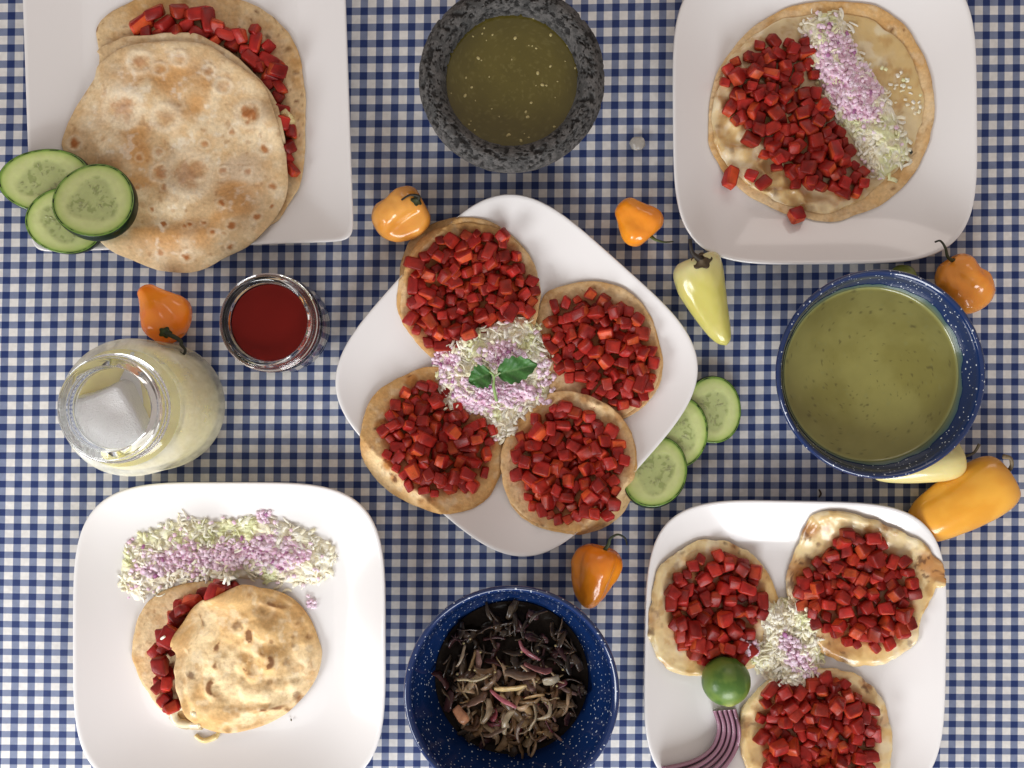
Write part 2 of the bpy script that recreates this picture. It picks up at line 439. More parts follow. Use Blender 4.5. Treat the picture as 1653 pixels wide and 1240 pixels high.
plate('dinner_plate', 370, 1031, 252, 4.2, R(0.0), .026, .62, 'white rounded plate holding the closed corn tortilla sandwich', power=1.45)
plate('dinner_plate', 1284, 1052, 243, 4.3, R(-1.0), .026, .62, 'white rounded plate holding three cheesy tacos and the lime', power=1.45)

# ------------------------------------------------------------------ tortillas, cheese and other flat rounds
def disc(name, outline, thick, matl, colour, height=None, parent=None, nr=56, nt=220, lift=0.0004, it=14, zmin=0.0, wob=0.035, seed=0, sm=3):
    """a soft sheet laid on whatever is below it. outline in photograph pixels"""
    O = catmull(outline, nt); c = O.mean(0)
    a = np.unwrap(np.arctan2(O[:, 1] - c[1], O[:, 0] - c[0]))
    rad = np.hypot(O[:, 0] - c[0], O[:, 1] - c[1])
    if wob: rad = rad * (1 + wob * (fbm(np.cos(a) * 6, np.sin(a) * 6, seed * 1.7, seed, 3) - .5))
    st = np.concatenate([np.linspace(0.002, .93, nr - 8), 1 - .07 * (1 - np.sin(np.linspace(0, np.pi / 2, 9)[1:]))])
    px = c[0] + st[:, None] * rad * np.cos(a); py = c[1] + st[:, None] * rad * np.sin(a)
    x, y = W(px, py, .012)
    fn = drape(x.min(), x.max(), y.min(), y.max(), it=it, sm=sm)
    z = np.maximum(fn(x, y), zmin)
    x, y = W(px, py, z + thick)
    z = np.maximum(fn(x, y), zmin) + lift
    ed = np.sqrt(np.clip(1 - np.clip((st - .93) / .07, 0, 1) ** 2, 0, 1))[:, None]
    hh = height(px, py, st[:, None] + 0 * px) if height is not None else 0
    top = z + thick * (.25 + .75 * ed) + hh * ed
    C = colour(px, py, st[:, None] + 0 * px)
    V = np.stack([x, y, top], -1).reshape(-1, 3)
    F = grid_faces(nr, nt, flip=True)
    n = len(V)
    # underside, following the sheet
    under = [nr - 1, nr - 5, nr - 8] + list(range(nr - 10, nr // 3, -2))
    V = np.concatenate([V] + [np.stack([x[k], y[k], np.minimum(z[k], top[k] - .0002)], -1) for k in under]); Cc = np.concatenate([C.reshape(-1, 3)] + [C[k] for k in under])
    ids = [nr - 1] + [nr + q for q in range(len(under))]
    for ra, rb in zip(ids[:-1], ids[1:]):
        for j in range(nt):
            m = (j + 1) % nt; F.append([ra * nt + m, ra * nt + j, rb * nt + j, rb * nt + m])
    o0 = parent.location if parent is not None else (0, 0, 0)
    me = mesh(name, V, F, matl, Cc, origin=o0)
    o = link(name, me, parent)
    # stack on the height map
    sj, si, X, Y = hm_window(x.min(), x.max(), y.min(), y.max())
    zz = float(z.mean()) + thick
    gx, gy = PX(X, Y, zz)
    ang = np.arctan2(gy - c[1], gx - c[0]); rg = np.hypot(gx - c[0], gy - c[1])
    au = (ang - a[0]) % (2 * np.pi) if a[-1] > a[0] else (a[0] - ang) % (2 * np.pi)
    aa = np.abs(a - a[0])
    ro = np.interp(au, np.append(aa, 2 * np.pi), np.append(rad, rad[0]))
    s = rg / ro
    ii = np.clip(np.interp(s, st, np.arange(nr)), 0, nr - 1).astype(int)
    jj = np.clip(np.interp(au, aa, np.arange(nt)), 0, nt - 1).astype(int)
    HM[sj, si] = np.where(s <= 1, np.maximum(HM[sj, si], top[ii, jj]), HM[sj, si])
    return o

def spots_mask(px, py, spots, seed=0):
    w = np.zeros_like(px); halo = np.zeros_like(px)
    jx = 5 * (fbm(px * .09, py * .09, 0, seed, 2) - .5); jy = 5 * (fbm(px * .09, py * .09, 9, seed, 2) - .5)
    for sx, sy, r, st in spots:
        d = np.hypot(px + jx - sx, (py + jy - sy) * 1.1) / (r * 1.1)
        w = np.maximum(w, st * sstep(1.15, .35, d + 1.0 * (fbm(px * .16, py * .16, 3, seed + 5, 3) - .5)))
        halo = np.maximum(halo, np.exp(-((d - 1.35) / .4) ** 2) * min(1, r / 9))
    return w, halo
def scorch(c, px, py, seed, browns):
    for bx, by, r, st in browns:
        d = np.hypot(px - bx, py - by) / r + .9 * (fbm(px * .07, py * .07, 0, seed + 41, 4) - .5)
        c = mixc(c, (.47, .21, .06), st * sstep(1.05, .3, d)); c = mixc(c, (.10, .035, .014), st * .9 * sstep(.62, .74, fbm(px * .13, py * .13, 6, seed + 43, 3)) * sstep(1.2, .6, d))
    return c
def stain(c, poly, px, py, seed, col_=(.40, .10, .03)):
    if poly is None: return c
    P = catmull(poly, 48); ins = np.zeros(px.shape, bool); j = len(P) - 1
    for i in range(len(P)):
        a, b = P[i], P[j]
        ins ^= ((a[1] > py) != (b[1] > py)) & (px < (b[0] - a[0]) * (py - a[1]) / (b[1] - a[1] + 1e-9) + a[0]); j = i
    d = np.where(ins, 1, -1) * edge_dist(P, px, py) + 14 * (fbm(px * .06, py * .06, 0, seed + 31, 3) - .5)
    return mixc(c, col_, .75 * sstep(-4, 12, d))
def corn_colour(seed, spots=(), edge=.25, dark=1.0, burn=0.5, poly=None, browns=()):
    def f(px, py, s):
        n1 = fbm(px * .012, py * .012, 0, seed, 4); n2 = fbm(px * .05, py * .05, 0, seed + 3, 4)
        c = mixc((.68, .44, .19), (.80, .62, .36), sstep(.35, .65, n1))
        c = mixc(c, (.54, .29, .10), .5 * sstep(.52, .70, n2) * sstep(.3, .75, s + .3 * (n1 - .5)))
        c = mixc(c, (.84, .72, .50), .4 * sstep(.55, .75, fbm(px * .09, py * .09, 4, seed + 5, 3)))
        c = mixc(c, (.50, .25, .07), edge * sstep(.78, .98, s + .12 * (n1 - .5)))
        fl = fbm(px * .16, py * .16, 0, seed + 8, 3)
        c = mixc(c, (.20, .075, .025), burn * sstep(.69, .80, fl) * sstep(.45, .62, n1))
        if len(spots):
            w, h = spots_mask(px, py, spots, seed)
            c = mixc(c, (.80, .64, .42), .3 * h); c = mixc(c, (.11, .035, .012), w)
        c = stain(scorch(c, px, py, seed, browns), poly, px, py, seed)
        return c * dark
    return f
def bumpy(seed, amp=.0012, sc_=.022, fine=.0004):
    def f(px, py, s):
        return amp * (fbm(px * sc_, py * sc_, 0, seed, 3) - .4) + fine * (fbm(px * .09, py * .09, 0, seed + 1, 2) - .5)
    return f

# ------------------------------------------------------------------ the red diced meat
def cube_mesh(k):
    r = random.Random(100 + k)
    bm = bmesh.new(); bmesh.ops.create_cube(bm, size=1.0)
    for v in bm.verts: v.co += Vector((r.uniform(-.14, .14), r.uniform(-.14, .14), r.uniform(-.12, .12)))
    if k % 5 == 0:                               # a wedge
        for v in bm.verts:
            if v.co.z > 0 and v.co.x > 0: v.co.z *= .45
    bmesh.ops.bevel(bm, geom=list(bm.edges), offset=.13, segments=1, affect='EDGES', profile=.6)
    cl = bm.loops.layers.float_color.new('col')
    bm.faces.ensure_lookup_table()
    tone = {}
    for f in bm.faces:
        n = f.normal; ax = max(range(3), key=lambda i: abs(n[i])); key = (ax, n[ax] > 0)
        if key not in tone:
            tone[key] = r.random() * .12 if (ax == 2 and r.random() < .85) else (r.random() ** 1.6)
        t = tone[key] if max(abs(n.x), abs(n.y), abs(n.z)) > .9 else tone[key] * .5
        a, b = Vector((.36, .017, .014)), Vector((.68, .105, .028))
        cc = a.lerp(b, t)
        for l in f.loops: l[cl] = (*cc, 1)
        f.smooth = False
    me = bpy.data.meshes.new('meat_cube'); bm.to_mesh(me); bm.free()
    for p in me.polygons: p.use_smooth = True
    vn = [Vector() for _ in me.vertices]          # corners follow the large faces, the bevels carry the turn
    for p in me.polygons:
        for vi in p.vertices: vn[vi] += p.normal * p.area ** .6
    me.normals_split_custom_set_from_vertices([v.normalized() for v in vn])
    me.materials.append(M['meat']); return me
CUBES = [cube_mesh(k) for k in range(28)]
def in_poly(P, x, y):
    P = np.asarray(P, float); r = False
    j = len(P) - 1
    for i in range(len(P)):
        if (P[i, 1] > y) != (P[j, 1] > y) and x < (P[j, 0] - P[i, 0]) * (y - P[i, 1]) / (P[j, 1] - P[i, 1]) + P[i, 0]: r = not r
        j = i
    return r
def edge_dist(P, px, py):
    P = np.asarray(P, float); d = np.full(np.shape(px), 1e9)
    for i in range(len(P)):
        a, b = P[i], P[(i + 1) % len(P)]; v = b - a
        t = np.clip(((px - a[0]) * v[0] + (py - a[1]) * v[1]) / (v @ v), 0, 1)
        d = np.minimum(d, np.hypot(px - a[0] - t * v[0], py - a[1] - t * v[1]))
    return d
def put_cube(px, py, size, parent=None, tilt=12, sink=0.0, name='meat_cube', elong=None, yaw=None):
    z0 = .02
    for _ in range(2):
        x, y = W(px, py, z0); x, y = float(x), float(y)
        i, j = int((x - GX0) / GR), int((y - GY0) / GR); q = max(1, int(size * .36 / GR))
        w = HM[max(0, j - q):j + q + 1, max(0, i - q):i + q + 1]
        if w.size == 0: w = np.array([[0.02]])
        zb = float(np.percentile(w, 70)) if sink else float(np.percentile(w, 85))
        z0 = zb + size * .42
    e = elong or (random.uniform(.85, 1.25) if random.random() < .8 else random.uniform(1.25, 1.5))
    o = bpy.data.objects.new(name, random.choice(CUBES)); col.objects.link(o)
    sx, sy, sz = size * e, size * random.uniform(.82, 1.05), size * random.uniform(.75, .98)
    o.scale = (sx, sy, sz)
    o.rotation_euler = (R(random.gauss(0, tilt)), R(random.gauss(0, tilt)), random.uniform(0, 6.28) if yaw is None else yaw)
    zc = zb + sz * .5 - sink * size - .0004
    p = Vector((x, y, zc))
    if parent is not None:
        o.parent = parent; o.location = p - parent.location
    else: o.location = p
    h = size * .42 / GR
    for dj in range(-int(h), int(h) + 1):
        for di in range(-int(h), int(h) + 1):
            if 0 <= j + dj < NY and 0 <= i + di < NX:
                HM[j + dj, i + di] = max(HM[j + dj, i + di], zc + sz * .42)
    return o
def pile(poly, parent, size=.0084, gap1=14.4, gap2=18.5, n2=0.9, tilt2=26):
    P = catmull(poly, 64); lo, hi = P.min(0), P.max(0)
    def darts(gap, margin, tries):
        pts = []
        for _ in range(tries):
            x, y = random.uniform(lo[0], hi[0]), random.uniform(lo[1], hi[1])
            if not in_poly(P, x, y): continue
            if edge_dist(P, x, y) < margin - 4 + 15 * max(0, float(vnoise(x * .045, y * .045, 0, 5)) - .35): continue
            if all((x - a) ** 2 + (y - b) ** 2 > gap * gap for a, b in pts): pts.append((x, y))
        return pts
    k = 0
    for x, y in darts(gap1, 5, 2600):
        put_cube(x, y, size * random.uniform(.75, 1.18), parent, 14); k += 1
    for x, y in darts(gap2, 20, int(900 * n2)):
        put_cube(x, y, size * random.uniform(.85, 1.22), parent, tilt2, sink=.22); k += 1
    return k

# ------------------------------------------------------------------ shredded cabbage and chopped onion
def slivers(poly, n, hmax, kind, seed, L0=(.0028, .0095), spread=26.0, patchy=0.0, fill=True, out=0.05):
    """many little bent chips as one mesh"""
    r = np.random.default_rng(seed)
    P = catmull(poly, 72); lo, hi = P.min(0), P.max(0)
    n = max(12, int(n * ((.30 if kind == 'cabbage' else .24) if n > 90 else 1)))
    pts = []
    while len(pts) < n:
        x, y = r.uniform(lo[0] - 8, hi[0] + 8), r.uniform(lo[1] - 8, hi[1] + 8)
        ins = in_poly(P, x, y)
        d = float(edge_dist(P, x, y))
        if not ins and (r.random() > out or d > 9): continue
        if patchy and vnoise(x * .045, y * .045, 0, seed + 2) < patchy * r.random(): continue
        pts.append((x, y, d if ins else 0))
    pts = np.array(pts)
    z0 = .018
    x, y = W(pts[:, 0], pts[:, 1], z0)
    g = sample(BASE, x, y)
    hd = hmax * (1 - np.exp(-pts[:, 2] / spread)) * (.75 + .5 * vnoise(pts[:, 0] * .06, pts[:, 1] * .06, 0, seed))
    lev = g + hd
    x, y = W(pts[:, 0], pts[:, 1], lev)
    z = lev - r.random(n) ** 2.2 * np.minimum(hd, .004) + r.uniform(0, .0013, n) + .0003
    st = 4
    L = r.uniform(*L0, n)
    if kind == 'cabbage': Wd = r.uniform(.0010, .0034, n); T = r.uniform(.0004, .0008, n)
    else: Wd = r.uniform(.0018, .0040, n); T = r.uniform(.0007, .0016, n)
    yaw = r.uniform(0, 2 * np.pi, n); pit = r.normal(0, .24, n); roll = r.normal(0, .34, n); bend = r.normal(0, .5, n)
    V = np.zeros((n, st, 4, 3)); s = np.linspace(-.5, .5, st)
    for k in range(st):
        lx = L * s[k]; ly = bend * L * (s[k] ** 2 - .1); tp = 1 - .22 * abs(2 * s[k]) ** 3
        for q, (a, b) in enumerate(((-1, -1), (1, -1), (1, 1), (-1, 1))):
            V[:, k, q] = np.stack([lx, ly + a * Wd * .5 * tp, b * T * .5 * tp], -1)
    def rot(V, ang, ax):
        c, s_ = np.cos(ang)[:, None, None], np.sin(ang)[:, None, None]
        i, j = [(1, 2), (2, 0), (0, 1)][ax]
        A = V.copy(); A[..., i] = V[..., i] * c - V[..., j] * s_; A[..., j] = V[..., i] * s_ + V[..., j] * c; return A
    V = rot(V, roll, 0); V = rot(V, pit, 1); V = rot(V, yaw, 2)
    V += np.stack([x, y, z], -1)[:, None, None, :]
    F = []
    for i in range(n):
        b = i * st * 4
        for k in range(st - 1):
            for q in range(4):
                q2 = (q + 1) % 4
                F.append([b + k * 4 + q, b + k * 4 + q2, b + (k + 1) * 4 + q2, b + (k + 1) * 4 + q])
        F.append([b + 3, b + 2, b + 1, b]); e = b + (st - 1) * 4; F.append([e, e + 1, e + 2, e + 3])
    u = r.random(n); g2 = vnoise(pts[:, 0] * .03, pts[:, 1] * .03, 5, seed + 9)
    if kind == 'cabbage':
        c = mixc((.90, .83, .62), (.78, .82, .42), np.clip(sstep(.45, .8, g2) * .8 + .25 * (u - .5), 0, 1))
        c = mixc(c, (.95, .92, .82), (u > .5) * .7)
    else:
        c = mixc((.80, .54, .68), (.93, .78, .86), u)
        c = mixc(c, (.36, .10, .28), ((u > .965)) * .9)
    C = np.repeat(c[:, None, :], st * 4, 1).reshape(-1, 3); V = V.reshape(-1, 3)
    if n > 38 and hmax >= .0018:                         # the packed, moist mince of the heap
        ctr = P.mean(0); nn = 190; Q = catmull(poly, nn)
        st_ = np.linspace(.01, 1.03, 60)[:, None]; an = np.linspace(0, 2 * np.pi, nn, endpoint=False)
        rg = 1 + .09 * (fbm(np.cos(an) * 7, np.sin(an) * 7, seed, seed, 3) - .5)
        mx, my = ctr[0] + st_ * rg * (Q[:, 0] - ctr[0]), ctr[1] + st_ * rg * (Q[:, 1] - ctr[1])
        d_ = edge_dist(P, mx, my) * (st_ < .985); wx, wy = W(mx, my, .02)
        hf = 1 - np.exp(-d_ / spread); rm = sstep(0, 9, d_)
        f1 = fbm(mx * .10, my * .10, 0, seed + 1, 3); f2 = 1 - np.abs(2 * fbm(mx * .20, my * .17, 3, seed + 2, 2) - 1); f3 = fbm(mx * .5, my * .5, 7, seed + 4, 2)
        mz = sample(BASE, wx, wy) + hmax * hf * (.75 + .5 * vnoise(mx * .06, my * .06, 0, seed)) + rm * (.0042 * (f1 - .5) + .0022 * (f2 - .7) + .0014 * (f3 - .5)) - .0006 - .0012 * (1 - rm)
        wx, wy = W(mx, my, mz); b = len(V)
        V = np.concatenate([V, np.stack([wx, wy, mz], -1).reshape(-1, 3)])
        t1 = sstep(.3, .7, fbm(mx * .16, my * .16, 2, seed + 6, 3)); g3 = vnoise(mx * .03, my * .03, 5, seed + 9)
        if kind == 'cabbage':
            cm = mixc((.84, .77, .55), (.93, .90, .78), t1); cm = mixc(cm, (.74, .79, .38), sstep(.45, .8, g3) * .7 * sstep(.35, .6, f1))
        else:
            cm = mixc((.76, .48, .62), (.92, .74, .82), t1); cm = mixc(cm, (.48, .16, .36), sstep(.70, .78, fbm(mx * .22, my * .22, 8, seed + 12, 2)) * .8)
        C = np.concatenate([C, cm.reshape(-1, 3)])
        F += [[i + b for i in q] for q in grid_faces(60, nn, flip=False)]
    return V, F, C, (pts, lev)
def heap(name, polys, label, cat):
    V, F, C = [], [], []
    b = 0
    for args in polys:
        v, f, c, _ = slivers(**args)
        V.append(v); C.append(c); F += [[i + b for i in q] for q in f]; b += len(v)
    V = np.concatenate(V); o0 = (V[:, 0].mean(), V[:, 1].mean(), V[:, 2].min())
    o = link(name, mesh(name, V, F, M['shred'], np.concatenate(C), origin=o0), loc=o0)
    return tag(o, label, cat, kind='stuff')
def raise_base(poly, hmax, spread=26.0):
    """the heap itself becomes ground for what lies on it"""
    P = catmull(poly, 72); x, y = W(P[:, 0], P[:, 1], .018)
    sj, si, X, Y = hm_window(x.min(), x.max(), y.min(), y.max())
    px, py = PX(X, Y, .02)
    ins = np.vectorize(lambda a, b: in_poly(P, a, b))(px, py)
    d = edge_dist(P, px, py)
    BASE[sj, si] = np.where(ins, BASE[sj, si] + hmax * (1 - np.exp(-d / spread)), BASE[sj, si])

# ================================================================== TOP LEFT: flour tortilla sandwich
def flour_colour(seed, spots, dark=1.0):
    def f(px, py, s):
        n1 = fbm(px * .010, py * .010, 0, seed, 4); n2 = fbm(px * .035, py * .035, 0, seed + 4, 4); n3 = fbm(px * .11, py * .11, 0, seed + 6, 3)
        c = mixc((.66, .47, .26), (.74, .59, .38), sstep(.35, .65, n2))
        c = mixc(c, (.56, .46, .36), .5 * sstep(.5, .66, n1) * sstep(.95, .6, s))
        c = mixc(c, (.58, .31, .11), .9 * sstep(.52, .72, fbm(px * .013, py * .018, 4, seed + 2, 3)) * sstep(.95, .7, s))
        c = mixc(c, (.84, .77, .64), .45 * sstep(.58, .74, n3) * sstep(.4, .6, n2))
        c = mixc(c, (.72, .53, .29), .5 * sstep(.86, 1.0, s))
        c = mixc(c, (.58, .33, .13), .3 * sstep(.60, .74, fbm(px * .06, py * .06, 11, seed + 15, 4)))
        c = mixc(c, (.34, .15, .05), .4 * sstep(.70, .80, fbm(px * .10, py * .10, 12, seed + 16, 3)))
        if len(spots):
            w, h = spots_mask(px, py, spots, seed)
            c = mixc(c, (.82, .71, .53), .45 * h); c = mixc(c, (.40, .15, .045), np.clip(w * 1.15, 0, 1))
        return c * dark
    return f
sand = thing('quesadilla', WV(300, 220, .006), 'large folded flour tortilla sandwich with toasted spots on sharp cornered plate', 'quesadilla')
disc('tortilla', [(160, 100), (157, 45), (190, 12), (240, -8), (330, -12), (400, 2), (450, 35), (478, 75), (490, 130), (492, 200), (490, 270), (470, 325), (420, 370), (300, 380), (205, 330), (155, 230)],
     .0022, M['tortilla'], corn_colour(51, [(432, 60, 5, .7), (465, 80, 6, .6), (300, 2, 7, .3), (415, 20, 4, .6), (478, 118, 5, .5)], dark=.92, burn=.8), bumpy(51, .0015), sand, seed=51)
for px_, py_, s_, e_ in [(228, 38, .013, 1.6), (248, 22, .012, 1.5), (268, 40, .013, 1.3), (290, 18, .012, 1.4), (300, 40, .012, 1.2), (322, 22, .013, 1.9), (336, 34, .013, 1.8), (350, 48, .012, 1.4),
                         (365, 55, .013, 1.7), (378, 70, .012, 1.5), (388, 58, .011, 1.2), (400, 82, .012, 1.3), (412, 72, .013, 1.4), (405, 96, .012, 1.4), (420, 108, .011, 1.3), (432, 75, .011, 1.1),
                         (436, 100, .013, 1.7), (440, 122, .012, 1.4), (452, 140, .011, 1.2), (258, 55, .011, 1.2), (280, 55, .012, 1.5), (318, 55, .012, 1.4), (345, 68, .011, 1.3), (430, 135, .012, 1.3),
                         (446, 160, .011, 1.2), (455, 178, .011, 1.2), (469, 212, .011, 1.2), (466, 236, .012, 1.4), (470, 272, .010, 1.3), (456, 200, .011, 1.1), (448, 112, .011, 1.3), (412, 48, .010, 1.3), (235, 52, .011, 1.3), (464, 255, .009, 1.2)]:
    put_cube(px_, py_, s_ * .88, sand, 24, elong=e_)
for px_, py_ in [(400, 130), (370, 110), (300, 90), (220, 90), (420, 200), (420, 280), (380, 340), (200, 140), (300, 200), (200, 250), (300, 320), (330, 150), (250, 160)]:
    put_cube(px_, py_, .0105, sand, 8)
disc('tortilla', [(160, 100), (158, 80), (200, 60), (250, 55), (305, 52), (340, 64), (390, 98), (428, 138), (446, 168), (456, 205), (462, 260), (455, 310), (430, 350), (380, 385), (300, 400), (200, 370), (150, 300), (140, 200)],
     .0018, M['tortilla'], flour_colour(61, [(322, 60, 5, .4)], dark=.95), bumpy(61, .0012), sand, seed=61, it=30, sm=8)
big_spots = [(227, 100, 13, .5), (198, 174, 19, .5), (205, 190, 12, .35), (268, 190, 15, .28), (405, 185, 15, .85), (398, 178, 8, .7), (122, 232, 8, .9), (428, 241, 7, .8), (441, 301, 6, .8), (305, 280, 24, .45), (320, 272, 14, .4), (261, 280, 11, .55),
             (265, 363, 4.5, .95), (308, 363, 4.5, .95), (299, 366, 3, .7), (359, 328, 5.5, .95), (374, 363, 6, .85), (303, 414, 7, .9), (414, 350, 6, .8), (343, 376, 5, .9), (330, 232, 6, .6), (377, 214, 6, .6), (247, 339, 4, .8), (339, 116, 7, .4),
             (258, 112, 8, .3), (290, 95, 9, .25), (360, 140, 9, .3), (256, 246, 6, .4), (225, 254, 5, .5), (372, 398, 6, .8), (259, 408, 5, .6), (400, 278, 6, .5), (362, 277, 6, .5), (266, 302, 5, .5), (440, 333, 3, .8), (223, 303, 4, .5), (330, 361, 4, .7), (363, 377, 4, .4)]
def flour_h(px, py, s):
    w, h = spots_mask(px, py, big_spots, 71)
    n = fbm(px * .07, py * .07, 0, 75, 2)
    return .0017 * (fbm(px * .012, py * .012, 0, 72, 3) - .3) + .0007 * h + .0006 * w + .0003 * sstep(.5, .8, n)
disc('tortilla', [(100, 225), (118, 180), (150, 130), (160, 103), (200, 77), (260, 66), (330, 70), (370, 96), (420, 132), (440, 172), (452, 215), (462, 260), (462, 310), (442, 355), (402, 395), (365, 415), (330, 434), (298, 441), (255, 436), (215, 421), (175, 403), (150, 370), (118, 290), (103, 248)],
     .0018, M['tortilla'], flour_colour(71, big_spots), flour_h, sand, nr=120, nt=320, seed=71, it=14, wob=.012, sm=7)
# a scrap of cheese between the layers
def blob(name, pts, r, matl, colour, parent, zoff=.0):
    P = []
    for px_, py_, dz in pts:
        x, y = W(px_, py_, .02); P.append((float(x), float(y), float(sample(HM, x, y)) + dz))
    P = catmull(P, 26, closed=False)
    rr = r * (.55 + .45 * np.sin(np.linspace(.15, np.pi - .15, 26))) * (1 + .25 * (vnoise(np.arange(26) * .5, 0, 0, 3) - .5))
    V, F = tube_vf(P, rr, 12)
    return link(name, mesh(name, V, F, matl, np.tile(colour, (len(V), 1)), origin=parent.location if parent else None), parent)
blob('cheese', [(455, 178, .001), (462, 188, .001), (466, 200, .001)], .0045, M['cheese'], (.72, .6, .3), sand)

# cucumbers
def cucumber(px, py, rx, ry, ang, z, tilt, label, group, seed):
    c = WV(px, py, z)
    t = thing('cucumber_slice', c, label, 'cucumber slice', group)
    k = S * (1 - z / H); a, b = rx * k, ry * k; th = .0082
    nt, nr = 120, 46
    ph = np.linspace(0, 2 * np.pi, nt, endpoint=False)
    wob = 1 + .025 * np.cos(2 * ph + seed) + .02 * np.cos(3 * ph + seed * 2)
    ex, ey = a * np.cos(ph) * wob, b * np.sin(ph) * wob
    st = np.linspace(.003, .985, nr)
    x = st[:, None] * ex; y = st[:, None] * ey
    s = st[:, None] + 0 * x; p2 = ph[None, :] + 0 * x
    lob = np.cos(3 * p2 + seed)
    core = sstep(.66 + .07 * lob, .48 + .07 * lob, s)
    n1 = fbm(x * 260, y * 260, 0, seed, 3)
    cc = mixc((.40, .52, .13), (.58, .64, .28), sstep(.98, .70, s))
    cc = mixc(cc, (.15, .28, .04), sstep(.88, .955, s))
    cc = mixc(cc, (.42, .48, .20), core * .8)
    seedm = core * sstep(.60, .70, fbm(x * 330 + .3 * np.cos(p2), y * 330, 2, seed + 4, 2)) * sstep(.06, .2, s)
    cc = mixc(cc, (.22, .27, .08), .6 * seedm); cc = cc * (.93 + .14 * n1[..., None])
    zt = th * .5 - .0004 * core + .0002 * n1
    V = np.stack([x, y, zt], -1).reshape(-1, 3)
    V2 = V[-nt:].copy(); V2[:, 2] = -th * .5
    F = grid_faces(nr, nt, flip=True); n = len(V)
    V = np.concatenate([V, V2]); C = np.concatenate([cc.reshape(-1, 3), cc[-1]])
    F += [[n - nt + (j + 1) % nt, n - nt + j, n + j, n + (j + 1) % nt] for j in range(nt)] + [[n + j for j in range(nt)][::-1]]
    link('flesh', mesh('flesh', V, F, M['cuke'], C), t)
    # dark skin round the edge
    prof = [(.930, .46), (.942, .515), (.99, .50), (1.0, .42), (1.006, .2), (1.008, 0), (1.006, -.25), (1.0, -.45), (.985, -.5)]
    V = np.concatenate([np.stack([ex * q, ey * q, np.full(nt, zz * th)], -1) for q, zz in prof])
    link('rind', mesh('rind', V, grid_faces(len(prof), nt, flip=True), M['rind']), t)
    # seeds: flat little drops set in three pockets
    V, F = [], []
    r = random.Random(seed)
    for i in range(16):
        q = r.uniform(.2, .52); an = (i % 3) * 2.094 - seed / 3 + r.gauss(0, .36)
        ox, oy = q * a * math.cos(an), q * b * math.sin(an)
        L_, w_ = .0021, .0009
        base = len(V)
        V.append((ox, oy, th * .5 + .0003))
        for j in range(8):
            f = 2 * math.pi * j / 8; ux, uy = L_ * math.cos(f), w_ * math.sin(f)
            V.append((ox + ux * math.cos(an) - uy * math.sin(an), oy + ux * math.sin(an) + uy * math.cos(an), th * .5 - .00045))
        F += [[base, base + 1 + j, base + 1 + (j + 1) % 8] for j in range(8)]
    sd = link('seeds', mesh('seeds', V, F, M['cuke'], np.tile((.36, .41, .17), (len(V), 1))), t); sd['kind'] = 'stuff'
    t.rotation_mode = 'XYZ'; t.rotation_euler = (R(tilt[0]), R(tilt[1]), R(ang))
    return t
g_ = 'cucumber slices beside the flour tortilla'
cucumber(76, 293, 73, 51, 8, .026, (0, 6), 'elongated cucumber slice farthest left, half under the topmost slice', g_, 2)
cucumber(107, 358, 62, 52, -12, .028, (4, 5), 'cucumber slice peeking from below the topmost slice at the plate corner', g_, 4)
cucumber(155, 327, 69, 65, -20, .041, (-15, -10), 'topmost round cucumber slice leaning on the flour tortilla', g_, 7)
g_ = 'cucumber slices beside the center plate'
cucumber(1148, 662, 48, 54, 10, .006, (0, 2), 'cucumber slice lying undermost on the cloth, farthest from the four tacos', g_, 11)
cucumber(1094, 700, 46, 60, -20, .0095, (0, -5), 'middle slice of three overlapping cucumber slices beside the cornerwise plate', g_, 13)
cucumber(1058, 764, 50, 58, -25, .0165, (-11, -10), 'front cucumber slice of three, lying on top with its dark skin toward the orange chili', g_, 16)

# ================================================================== TOP RIGHT: large open tortilla
big = thing('open_tortilla', WV(1330, 180, .006), 'single large open tortilla with melted cheese and red diced meat on one half', 'taco')
disc('tortilla', [(1145, 200), (1150, 150), (1165, 105), (1200, 57), (1260, 17), (1330, 1), (1400, 5), (1450, 30), (1480, 70), (1500, 110), (1510, 170), (1500, 230), (1475, 280), (1440, 320), (1390, 345), (1340, 357), (1280, 348), (1225, 325), (1180, 290), (1150, 245)],
     .0022, M['tortilla'], corn_colour(81, [(1440, 48, 5, .8), (1458, 48, 4, .7), (1250, 320, 6, .8), (1442, 305, 6, .6)], burn=.5), bumpy(81, .0016), big, nr=80, nt=260, seed=81, it=4)
def cheese_colour(seed, brown=.4, base=(.70, .54, .27), light=(.80, .68, .44), spots=(), poly=None, browns=()):
    def f(px, py, s):
        n1 = fbm(px * .015, py * .015, 0, seed, 4); n2 = fbm(px * .06, py * .06, 0, seed + 2, 4)
        c = mixc(base, light, sstep(.35, .65, n1))
        c = mixc(c, (.52, .30, .10), (brown + .2) * sstep(.50, .70, n2) * sstep(.25, .85, s + .4 * (n1 - .5)))
        c = mixc(c, (.86, .78, .58), .5 * sstep(.55, .72, fbm(px * .04, py * .04, 7, seed + 4, 3)))
        c = mixc(c, (.30, .13, .04), .7 * brown * sstep(.72, .8, n2) * sstep(.4, .6, n1))
        if len(spots):
            w, h = spots_mask(px, py, spots, seed); c = mixc(c, (.10, .032, .012), w)
        return stain(scorch(c, px, py, seed, browns), poly, px, py, seed)
    return f
